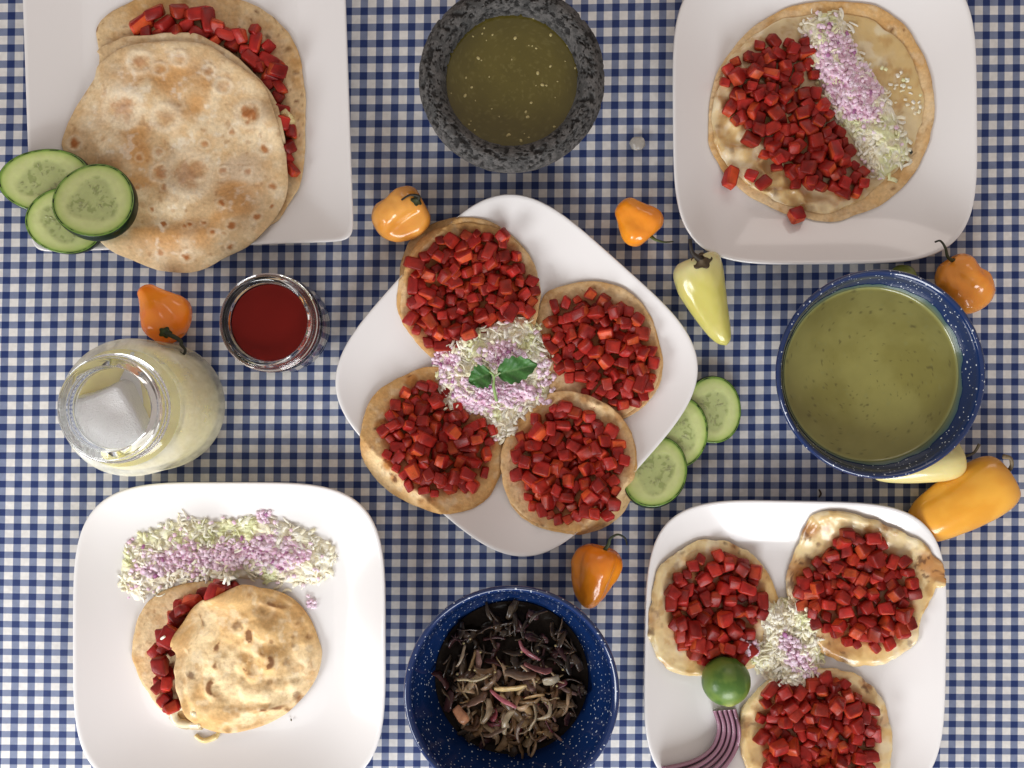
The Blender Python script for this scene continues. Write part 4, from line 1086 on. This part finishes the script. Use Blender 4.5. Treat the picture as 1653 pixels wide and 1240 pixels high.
def relish_bowl():
    zr = .066; c = WV(826, 1119.5, zr); Rr = 174 * S * (1 - zr / H)
    o = lathe_obj('enamel_bowl', bowl_profile(Rr, zr, base=.5), M['enamel'], (c.x, c.y, .0006), n=200)
    tag(o, 'blue speckled enamel bowl of dark onion relish at the lower edge', 'bowl', 'blue enamel bowls')
    zl = .024; rl = Rr * .748
    rel = thing('onion_relish', (c.x, c.y, zl), 'dark relish of cooked onion strips in broth in the blue bowl', 'relish')
    a = np.linspace(0, 2 * np.pi, 120, endpoint=False); st = np.linspace(.004, 1, 40)
    x, y = st[:, None] * rl * np.cos(a), st[:, None] * rl * np.sin(a)
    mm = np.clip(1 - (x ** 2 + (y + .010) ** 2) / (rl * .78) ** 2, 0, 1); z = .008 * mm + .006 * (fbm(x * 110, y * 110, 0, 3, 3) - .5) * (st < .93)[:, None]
    bc = mixc((.010, .006, .0035), (.10, .06, .032), sstep(.05, .5, mm) * sstep(.35, .6, fbm(x * 150, y * 150, 0, 5, 3)) * sstep(.022, -.01, y))  # brown fades out on the far side: painted shade over dark broth
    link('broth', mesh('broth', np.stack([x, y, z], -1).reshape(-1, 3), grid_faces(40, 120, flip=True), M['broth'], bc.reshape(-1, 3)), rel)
    r = random.Random(21)
    def ribbon(ctr, L_, w, yaw, cc, bd=0.0, th=.0007, arch=.002, sd=0, tw=0.0, taper=.35):
        n = 13; V, C = [], []
        for i, q in enumerate(np.linspace(-.5, .5, n)):
            ww = w * (1 - taper * abs(2 * q) ** 4) * (1 + .35 * (float(vnoise(q * 5 + sd, sd * .7, 0, 3)) - .5))
            lx, ly = L_ * q, bd * L_ * (q * q * 2 - .2) + .0012 * (float(vnoise(q * 4, sd, 5, 4)) - .5)
            lz = arch * (1 - 4 * q * q) + .0018 * (float(vnoise(q * 3.5, sd, 9, 6)) - .5)
            ro = tw * q * 3 + sd
            for (a_, b_) in ((-1, -.6), (0, -1), (1, -.6), (1.0, .4), (.45, 1), (-.45, 1), (-1.0, .4)):
                u_, v_ = a_ * ww * .5, b_ * th * (1 + .25 * a_)
                uy, uz = u_ * math.cos(ro * .25) - v_ * math.sin(ro * .25), u_ * math.sin(ro * .25) + v_ * math.cos(ro * .25)
                V.append((ctr[0] + lx * math.cos(yaw) - (ly + uy) * math.sin(yaw), ctr[1] + lx * math.sin(yaw) + (ly + uy) * math.cos(yaw), ctr[2] + lz + uz))
                k_ = .75 + .5 * float(vnoise(q * 7, a_ * 2 + sd, 2, 8)); C.append(np.array(cc) * k_)
        F = grid_faces(n, 7); F += [list(range(7))[::-1], [(n - 1) * 7 + j for j in range(7)]]
        link('onion_strip', mesh('onion_strip', V, F, M['relish'], C), rel)
    pal = [(.38, .26, .16), (.44, .33, .22), (.30, .18, .15), (.34, .24, .14), (.20, .12, .055), (.28, .18, .085), (.13, .065, .03), (.17, .095, .045), (.17, .035, .045), (.34, .25, .13), (.10, .05, .025), (.24, .15, .075), (.15, .08, .04)]
    dark = [(.050, .030, .018), (.035, .022, .013), (.06, .022, .022), (.075, .05, .03), (.045, .03, .02)]  # far-side and rim strips: heap's shade painted into the colour, with dark broth
    for i in range(250):
        q = rl * .92 * math.sqrt(r.random()); an = r.uniform(0, 6.28)
        x_, y_ = q * math.cos(an), q * math.sin(an)
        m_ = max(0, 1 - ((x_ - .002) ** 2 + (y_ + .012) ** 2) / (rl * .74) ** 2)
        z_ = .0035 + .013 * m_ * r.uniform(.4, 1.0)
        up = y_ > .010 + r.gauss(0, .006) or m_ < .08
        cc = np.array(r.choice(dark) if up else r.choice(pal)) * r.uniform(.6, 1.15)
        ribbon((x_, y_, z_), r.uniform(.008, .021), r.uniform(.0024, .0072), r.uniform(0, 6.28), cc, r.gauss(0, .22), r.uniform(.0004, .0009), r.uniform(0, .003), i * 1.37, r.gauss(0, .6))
    for (px_, py_, L_, w, ya, cc, bd) in [(824, 1112, .025, .0068, .12, (.46, .34, .16), .1), (868, 1080, .022, .0085, -.25, (.22, .085, .08), .12), (812, 1130, .024, .0034, -.55, (.30, .08, .10), .05), (744, 1155, .015, .0080, -.9, (.36, .17, .09), .05), (764, 1095, .025, .0028, .15, (.34, .28, .17), .15),
                                     (853, 1052, .022, .0034, -.75, (.17, .05, .06), .2), (890, 1100, .013, .0085, .3, (.26, .22, .16), .1), (862, 1160, .021, .0042, 1.35, (.25, .20, .13), .35), (818, 1165, .020, .0050, 1.2, (.28, .22, .14), -.3), (745, 1060, .018, .0022, 1.2, (.20, .15, .10), .2), (770, 1130, .018, .0075, .6, (.16, .09, .06), .1), (840, 1090, .024, .0075, -.1, (.15, .10, .065), .1),
                                     (786, 1150, .020, .0042, 1.3, (.22, .16, .10), .3), (838, 1180, .018, .0036, 1.4, (.16, .11, .08), -.3), (882, 1150, .016, .0030, 1.0, (.26, .21, .14), .5), (800, 1182, .020, .0050, .4, (.15, .10, .07), .2), (790, 1104, .016, .0050, .8, (.17, .11, .07), .2)]:
        p = WV(px_, py_, .044) - rel.location
        ribbon((p.x, p.y, .0185 + r.uniform(-.0015, .0015)), L_, w, ya, cc, bd, .0009, .002, px_ * .37, .3)
    for i in range(26):
        q = rl * .8 * math.sqrt(r.random()); an = r.uniform(0, 6.28)
        V, F = tube_vf([(0, 0, -.0008), (0, 0, 0), (.0002, 0, .0008)], [.0005, .0011, .0004], 8)
        V = np.array(V) + (q * math.cos(an), q * math.sin(an), .012 * max(.3, 1 - (q / rl) ** 2) + .003)
        link('seed', mesh('seed', V, F, M['relish'], np.tile((.4, .32, .15), (len(V), 1))), rel)
relish_bowl()

# ================================================================== jars
def sauce_jar():
    zr = .062; c = WV(432, 520, zr); k = S * (1 - zr / H); Ro = 76 * k; Ri = 63.5 * k; Rb = .0375
    outer = smooth_prof([(.002, .0010), (Rb - .006, .0008), (Rb - .001, .004), (Rb, .010), (Rb, .030), (Rb, .040), (Rb - .001, .045), (Ro + .0005, .0485), (Ro, .051), (Ro + .0022, .0528), (Ro, .0545), (Ro, .0565), (Ro + .0018, .058), (Ro - .0002, .0598), (Ro - .0008, zr - .0008), (Ro - .003, zr)], 120)
    inner = smooth_prof([(Ri + .001, zr - .0004), (Ri, zr - .002), (Ri, .050), (Rb - .0042, .044), (Rb - .0036, .030), (Rb - .0036, .012), (Rb - .007, .006), (.002, .0055)], 70)
    o = lathe_obj('glass_jar', np.concatenate([outer, inner])[::-1], M['glass'], (c.x, c.y, .0006), n=140)
    tag(o, 'short open glass jar filled with dark red sauce', 'jar')
    zl = .054
    pr = smooth_prof([(.00001, .0062), (Rb - .009, .0066), (Rb - .0044, .0125), (Rb - .0042, .030), (Rb - .0048, .0435), (Ri - .0005, .0495), (Ri - .0005, zl - .0006), (Ri - .0012, zl), (Ri - .004, zl - .0003), (.00001, zl - .0003)], 90)
    o = lathe_obj('red_sauce', pr[::-1], M['red_sauce'], (c.x, c.y, .0006), n=120)
    tag(o, 'smooth dark red sauce inside the short glass jar', 'sauce')
sauce_jar()
def drink_jar():
    zr = .122; c = WV(175, 660, zr); k = S * (1 - zr / H); Ro = 84 * k; Ri = 68 * k; Rb = .0505
    outer = smooth_prof([(.002, .0010), (Rb - .008, .0008), (Rb - .002, .005), (Rb, .014), (Rb, .045), (Rb, .078), (Rb - .003, .090), (Ro + .0045, .0985), (Ro + .0005, .1025), (Ro + .0002, .106), (Ro + .0028, .108), (Ro + .0002, .110), (Ro + .0002, .113), (Ro + .0022, .115), (Ro, .1168), (Ro - .0005, zr - .001), (Ro - .003, zr)], 150)
    inner = smooth_prof([(Ri + .001, zr - .0004), (Ri, zr - .002), (Ri, .104), (Rb - .007, .089), (Rb - .0038, .077), (Rb - .0036, .045), (Rb - .0038, .014), (Rb - .009, .0066), (.002, .006)], 90)
    jar = thing('drink_jar', (c.x, c.y, .0006), 'tall misted glass jar of pale lemonade with ice', 'jar')
    io = int(np.argmax(outer[:, 1] > .0965)); ii = int(np.argmax(inner[:, 1] < .0995))
    lathe_obj('neck', np.concatenate([outer[io:], inner[:ii], [[Ro - .001, .0958]], outer[io:io + 1]])[::-1], M['glass'], (c.x, c.y, .0006), jar, n=180)
    lathe_obj('glass_body', outer[:io + 1][::-1], M['misted'], (c.x, c.y, .0006), jar, n=180)
    zl = .088
    pr = smooth_prof([(.00001, .0068), (Rb - .011, .0072), (Rb - .0046, .0145), (Rb - .0042, .045), (Rb - .0044, .076), (Rb - .0072, zl - .001), (Rb - .009, zl), (Rb - .012, zl - .0003), (.00001, zl - .0003)], 90)
    o = lathe_obj('lemonade', pr[::-1], M['lemonade'], (c.x, c.y, .0006), n=120)
    tag(o, 'cloudy pale yellow lemonade inside the tall misted jar', 'drink')
    # ice: a broken, rounded block floating high in the neck
    bm = bmesh.new(); bmesh.ops.create_cube(bm, size=1)
    bmesh.ops.bevel(bm, geom=list(bm.edges), offset=.13, segments=3, affect='EDGES', profile=.5)
    bmesh.ops.subdivide_edges(bm, edges=list(bm.edges), cuts=2, use_grid_fill=True)
    for v in bm.verts:
        p = np.array(v.co); n = float(fbm(p[0] * 2.5 + 9, p[1] * 2.5, p[2] * 2.5, 55, 3)) - .5
        v.co = v.co * (1 + .22 * n); v.co.x *= (1 - .18 * v.co.y)
    me = bpy.data.meshes.new('ice_block'); bm.to_mesh(me); bm.free()
    for p in me.polygons: p.use_smooth = True
    me.materials.append(M['ice'])
    ic = WV(172, 676, .098)
    o = link('ice_block', me, loc=(ic.x, ic.y, .090)); o.scale = (.049, .045, .030); o.rotation_euler = (R(8), R(-7), R(18))
    tag(o, 'white cloudy ice block floating in the mouth of the lemonade jar', 'ice')
    o = link('ice_block', me, loc=(c.x + .006, c.y + .018, .079)); o.scale = (.034, .028, .02); o.rotation_euler = (R(20), R(12), R(70))
    tag(o, 'smaller ice block sunk behind the white one in the lemonade', 'ice')
drink_jar()

# ================================================================== chilies
def pepper(name, label, cat, group, base, tip, prof, lobes, amp, seed, cols, stem, flat=1.0, bend=0.0, wrinkle=.03, z_lift=0.0, calyx_r=9, calyx_col=(.05, .07, .02), stem_col=((.05, .07, .02), (.03, .03, .015)), stem_r=(3.2, 2.2, 2.0, 2.4), pitch=0.0, twist=.5, tone=None, cup=0.0):
    """base, tip: pixels of stem end and tip; prof: (position 0..1 along the axis, radius in px)"""
    A = WV(base[0], base[1], .02); B = WV(tip[0], tip[1], .02)
    ax = (B - A); L_ = ax.length; ax.normalize()
    sd = Vector((0, 0, 1)).cross(ax).normalized(); up = Vector((0, 0, 1))
    P = smooth_prof([(u, r) for u, r in prof], 64); k = S * (1 - .02 / H)
    n = 96; ph = np.linspace(0, 2 * np.pi, n, endpoint=False)
    V = np.zeros((64, n, 3)); tn = np.zeros((64, n)); Rmax = max(r for _, r in prof)
    for i, (u, r) in enumerate(P):
        r = max(r, .25) * k
        uu = np.clip(u, 0, 1)
        lb = 1 - amp * (np.abs(np.cos((lobes * ph + seed + twist * 3 * uu) / 2)) ** 4) * math.sin(math.pi * min(1, max(.08, uu * .85 + .12)))
        nz = fbm(np.cos(ph) * 1.3 + seed, np.sin(ph) * 1.3, u * 3.2, seed, 3) - .5
        wr = fbm(np.cos(ph) * 4 + seed, np.sin(ph) * 4, u * 9, seed + 7, 3) - .5
        rr = r * lb * (1 + wrinkle * 4 * nz + wrinkle * wr)
        off = bend * L_ * (uu - uu * uu) * 4
        px_ = A.x + ax.x * u * L_ + sd.x * (rr * np.cos(ph) + off); py_ = A.y + ax.y * u * L_ + sd.y * (rr * np.cos(ph) + off)
        pz = rr * np.sin(ph) * flat + pitch * L_ * uu
        V[i] = np.stack([px_, py_, pz], -1); tn[i] = uu
    zmin = V[..., 2].min(); V[..., 2] += -zmin + .0005 + z_lift
    Vf = V.reshape(-1, 3)
    n1 = fbm(Vf[:, 0] * 60, Vf[:, 1] * 60, Vf[:, 2] * 60, seed + 3, 3)
    cc = mixc(cols[0], cols[1], sstep(.3, .7, n1)); 
    if len(cols) > 2: cc = mixc(cc, cols[2], sstep(*(tone or (.35, 0.0)), tn.ravel()) * .8)
    loc = Vector((A.x, A.y, 0)); t = thing(name, loc, label, cat, group)
    link('body', mesh('body', Vf, grid_faces(64, n, flip=False), M['pepper'], cc, origin=loc), t)
    # calyx and stem
    zc = float(-zmin + .0005 + z_lift + pitch * 0)
    q = Vector((A.x, A.y, zc)); rk = calyx_r * k
    tq = cup * math.pi / 2
    q = q + up * (1.06 * math.sin(tq) * Rmax * k * flat) + ax * (.40 * Rmax * k * (1 - math.cos(tq)))
    ca = (ax * math.cos(tq) - up * math.sin(tq)).normalized(); cs = Vector((sd.x, sd.y, 0)); cu = ca.cross(cs).normalized()
    Vc, Cc = [], []
    for i, (u, r) in enumerate([(-.55, .28), (-.3, .4), (-.06, .7), (.08, 1.0), (.02, 1.03), (.02, .6)]):
        for j in range(30):
            f = 2 * math.pi * j / 30; rr = rk * r * (1 + .16 * math.cos(5 * f + seed) * (r > .6))
            p = q + ca * (u * rk) + cs * rr * math.cos(f) + cu * rr * math.sin(f); Vc.append(p); Cc.append(calyx_col)
    link('calyx', mesh('calyx', [tuple(p) for p in Vc], grid_faces(6, 30), M['stem'], Cc, origin=loc), t)
    pts = [q - ca * (.1 * rk)] + [WV(a, b, h + q.z) for a, b, h in stem]
    tube_obj('stem', [tuple(p) for p in pts], [s * k for s in stem_r], M['stem'], np.array(stem_col), t, n=10, smooth_n=30)
    return t
ORG = ((.90, .29, .014), (.95, .35, .022), (.80, .26, .02)); AMB = ((.78, .33, .055), (.84, .40, .08), (.66, .26, .03))
gh = 'orange habanero chilies on the cloth'
hab = [(0.06, 2), (.02, 10), (-.02, 22), (.03, 33), (.16, 39), (.35, 41), (.55, 37), (.75, 29), (.9, 18), (.98, 8), (1.0, 1)]
def sp(p, f): return [(u, r * f) for u, r in p]
pepper('habanero_chili', 'bulky amber habanero chili between the sharp cornered plate and the upper taco', 'chili', gh, (681, 327), (606, 368), [(0.05, 2), (.01, 12), (-.03, 24), (.05, 36), (.2, 43), (.42, 45), (.65, 42), (.82, 35), (.95, 22), (1.0, 10), (1.0, 1)], 3, .44, 3, AMB,
       [(676, 317, .002), (662, 315, .004), (648, 323, .004)], wrinkle=.035, calyx_r=9, cup=.55, stem_r=(4, 2.6, 1.8, 1.4), stem_col=((.03, .03, .015), (.012, .01, .008)), calyx_col=(.05, .06, .02))
pepper('habanero_chili', 'smallest orange habanero chili, left of the plate with the large open tortilla', 'chili', gh, (1050, 380), (1003, 326), [(0.06, 2), (.02, 10), (-.03, 20), (.04, 31), (.2, 38), (.4, 36), (.6, 30), (.8, 23), (.93, 17), (1.0, 8), (1.0, 1)], 3, .22, 8, ORG,
       [(1058, 387, .003), (1072, 391, .001), (1087, 390, .0)], wrinkle=.03, calyx_r=7, stem_r=(3.5, 2.2, 1.6, 1.2), stem_col=((.10, .14, .03), (.02, .015, .01)), calyx_col=(.12, .17, .04))
pepper('habanero_chili', 'bright orange habanero chili touching the lemonade jar', 'chili', gh, (286, 545), (231, 464), [(0.05, 2), (.01, 9), (-.03, 18), (.06, 31), (.2, 40), (.38, 43), (.56, 38), (.72, 27), (.86, 19), (.96, 14), (1.01, 7), (1.01, 1)], 3, .22, 12, ((.95, .24, .015), (.98, .30, .025), (.92, .22, .015)),
       [(290, 549, .006), (293, 557, .010), (299, 565, .015), (296, 572, .015), (290, 569, .015)], bend=-.05, wrinkle=.035, calyx_r=9, cup=.6, pitch=-.10, z_lift=.002, stem_r=(4, 3, 2.4, 2.2, 2), stem_col=((.02, .03, .012), (.008, .008, .006)), calyx_col=(.03, .05, .012))
pepper('habanero_chili', 'wrinkled dull orange habanero chili beside the soup bowl', 'chili', gh, (1531, 424), (1580, 497), [(0.05, 2), (.01, 9), (-.04, 18), (.06, 31), (.2, 40), (.42, 43), (.62, 41), (.82, 35), (.95, 25), (1.02, 12), (1.02, 1)], 4, .22, 17, ((.90, .31, .03), (.94, .36, .045), (.84, .32, .04)),
       [(1530, 415, .006), (1526, 400, .01), (1518, 389, .012), (1509, 391, .01)], wrinkle=.07, cup=.25, calyx_r=10, stem_r=(3.6, 2.6, 2, 1.6, 1.4), stem_col=((.04, .05, .015), (.015, .012, .008)), calyx_col=(.05, .05, .02))
pepper('habanero_chili', 'orange habanero chili with a curled stem above the relish bowl', 'chili', gh, (972, 889), (948, 981), [(0.05, 2), (.01, 10), (-.05, 20), (.0, 30), (.1, 38), (.28, 42), (.5, 38), (.7, 31), (.86, 22), (.96, 13), (1.01, 5), (1.01, 1)], 3, .24, 23, ((.93, .27, .012), (.97, .33, .02), (.88, .25, .012)),
       [(982, 880, .004), (985, 870, .006), (997, 863, .007), (1009, 869, .006), (1012, 880, .005)], bend=-.03, wrinkle=.04, cup=.25, calyx_r=8, stem_r=(4, 3, 2.2, 1.8, 1.6, 1.4), stem_col=((.04, .06, .015), (.012, .012, .01)), calyx_col=(.06, .09, .02))
YEL = ((.58, .53, .13), (.64, .58, .19), (.66, .62, .34))
gy = 'long yellow peppers on the cloth'
pepper('yellow_pepper', 'pale yellow pepper with dark stem between the center plate and soup bowl', 'pepper', gy, (1123, 419), (1173, 556), [(0.03, 2), (.0, 14), (-.02, 28), (.03, 38), (.12, 42), (.28, 41), (.45, 35), (.62, 28), (.78, 22), (.9, 16), (.97, 10), (1.01, 1)], 3, .10, 31, YEL,
       [(1119, 410, .004), (1115, 398, .006), (1114, 386, .006)], bend=-.04, wrinkle=.02, calyx_r=15, stem_r=(6, 3.4, 2.8, 3), stem_col=((.03, .02, .012), (.015, .012, .01)), calyx_col=(.07, .045, .02), tone=(.3, 0.0), cup=.62, pitch=-.05)
pepper('yellow_pepper', 'pale yellow pepper half hidden under the soup bowl edge', 'pepper', gy, (1547, 738), (1410, 768), [(0.03, 2), (.0, 14), (-.02, 26), (.05, 34), (.18, 37), (.4, 33), (.6, 27), (.8, 19), (.95, 10), (1.0, 1)], 3, .08, 37, ((.76, .66, .27), (.80, .70, .33)),
       [(1560, 736, .004), (1573, 730, .006), (1581, 717, .008)], wrinkle=.02, calyx_r=7, stem_r=(3.2, 2.4, 2.2, 2.6), stem_col=((.04, .035, .02), (.09, .07, .04)))
pepper('yellow_pepper', 'large orange yellow pepper with its tip under the lime plate rim', 'pepper', gy, (1619, 769), (1474, 862), [(0.04, 2), (.01, 16), (-.02, 34), (.04, 45), (.16, 50), (.36, 50), (.6, 46), (.8, 38), (.92, 26), (.98, 13), (1.0, 1)], 3, .07, 41, ((.80, .36, .03), (.86, .43, .05), (.70, .33, .05)),
       [(1627, 762, .006), (1633, 752, .010), (1631, 740, .013), (1620, 737, .014)], wrinkle=.018, calyx_r=9, stem_r=(5, 3.4, 3, 3, 4), stem_col=((.03, .035, .015), (.22, .16, .09)), calyx_col=(.05, .06, .02), tone=(.2, 0.0), flat=.72, pitch=-.14)
pepper('yellow_pepper', 'green tinted pepper tip peeping out above the soup bowl rim', 'pepper', gy, (1462, 500), (1467, 425), [(0.03, 2), (.0, 12), (.08, 24), (.3, 27), (.6, 25), (.85, 20), (.97, 11), (1.0, 1)], 3, .08, 43, ((.28, .34, .07), (.34, .40, .10)),
       [(1462, 510, .0), (1462, 516, .0)], wrinkle=.02, calyx_r=6, stem_r=(3, 2, 2), flat=.7)

# ================================================================== crumbs on the cloth
for n_, (px_, py_, r_, cc_, lb_) in enumerate([(1470, 245, .0022, (.03, .03, .02), 'tiny charred flake at the right end of the cabbage strip on the large tortilla'), (895, 590, .0016, (.5, .05, .03), 'tiny red speck beside the central cabbage mound'),
                                           (470, 1162, .0011, (.12, .10, .05), 'tiny dark crumb on the plate below the closed tortilla')]):
    x_, y_ = W(px_, py_, .012); z_ = float(sample(HM, x_, y_)) + (.010 if n_ == 1 else .0012)
    V_, F_ = tube_vf([(0, -r_, 0), (r_ * .2, -r_ * .3, .0004), (0, r_ * .4, .0005), (-r_ * .2, r_, 0)], [r_ * .2, r_ * .6, r_ * .5, r_ * .15], 8)
    x_, y_ = W(px_, py_, z_)
    tag(link('crumb', mesh('crumb', V_, F_, M['stem'], np.tile(cc_, (len(V_), 1))), loc=(float(x_), float(y_), z_)), lb_, 'crumb')
def crumb():
    bm = bmesh.new(); bmesh.ops.create_icosphere(bm, subdivisions=3, radius=1)
    for v in bm.verts: v.co *= 1 + .35 * (float(fbm(v.co.x * 1.6, v.co.y * 1.6, v.co.z * 1.6, 77, 3)) - .5)
    me = bpy.data.meshes.new('ice_chip'); bm.to_mesh(me); bm.free(); me.materials.append(M['pebble'])
    c = WV(1029, 232, .002); o = link('ice_chip', me, loc=(c.x, c.y, .0028)); o.scale = (.0062, .0058, .0032)
    tag(o, 'small translucent chip lying alone right of the stone mortar', 'chip')
crumb()
o = tube_obj('stem_scrap', [WV(1322, 790, .001), WV(1325, 797, .0018), WV(1322, 803, .001)], [.0006, .0009, .0006], M['stem'], (.05, .03, .02), None)
tag(o, 'tiny dark stem scrap on the cloth above the lime plate', 'scrap')
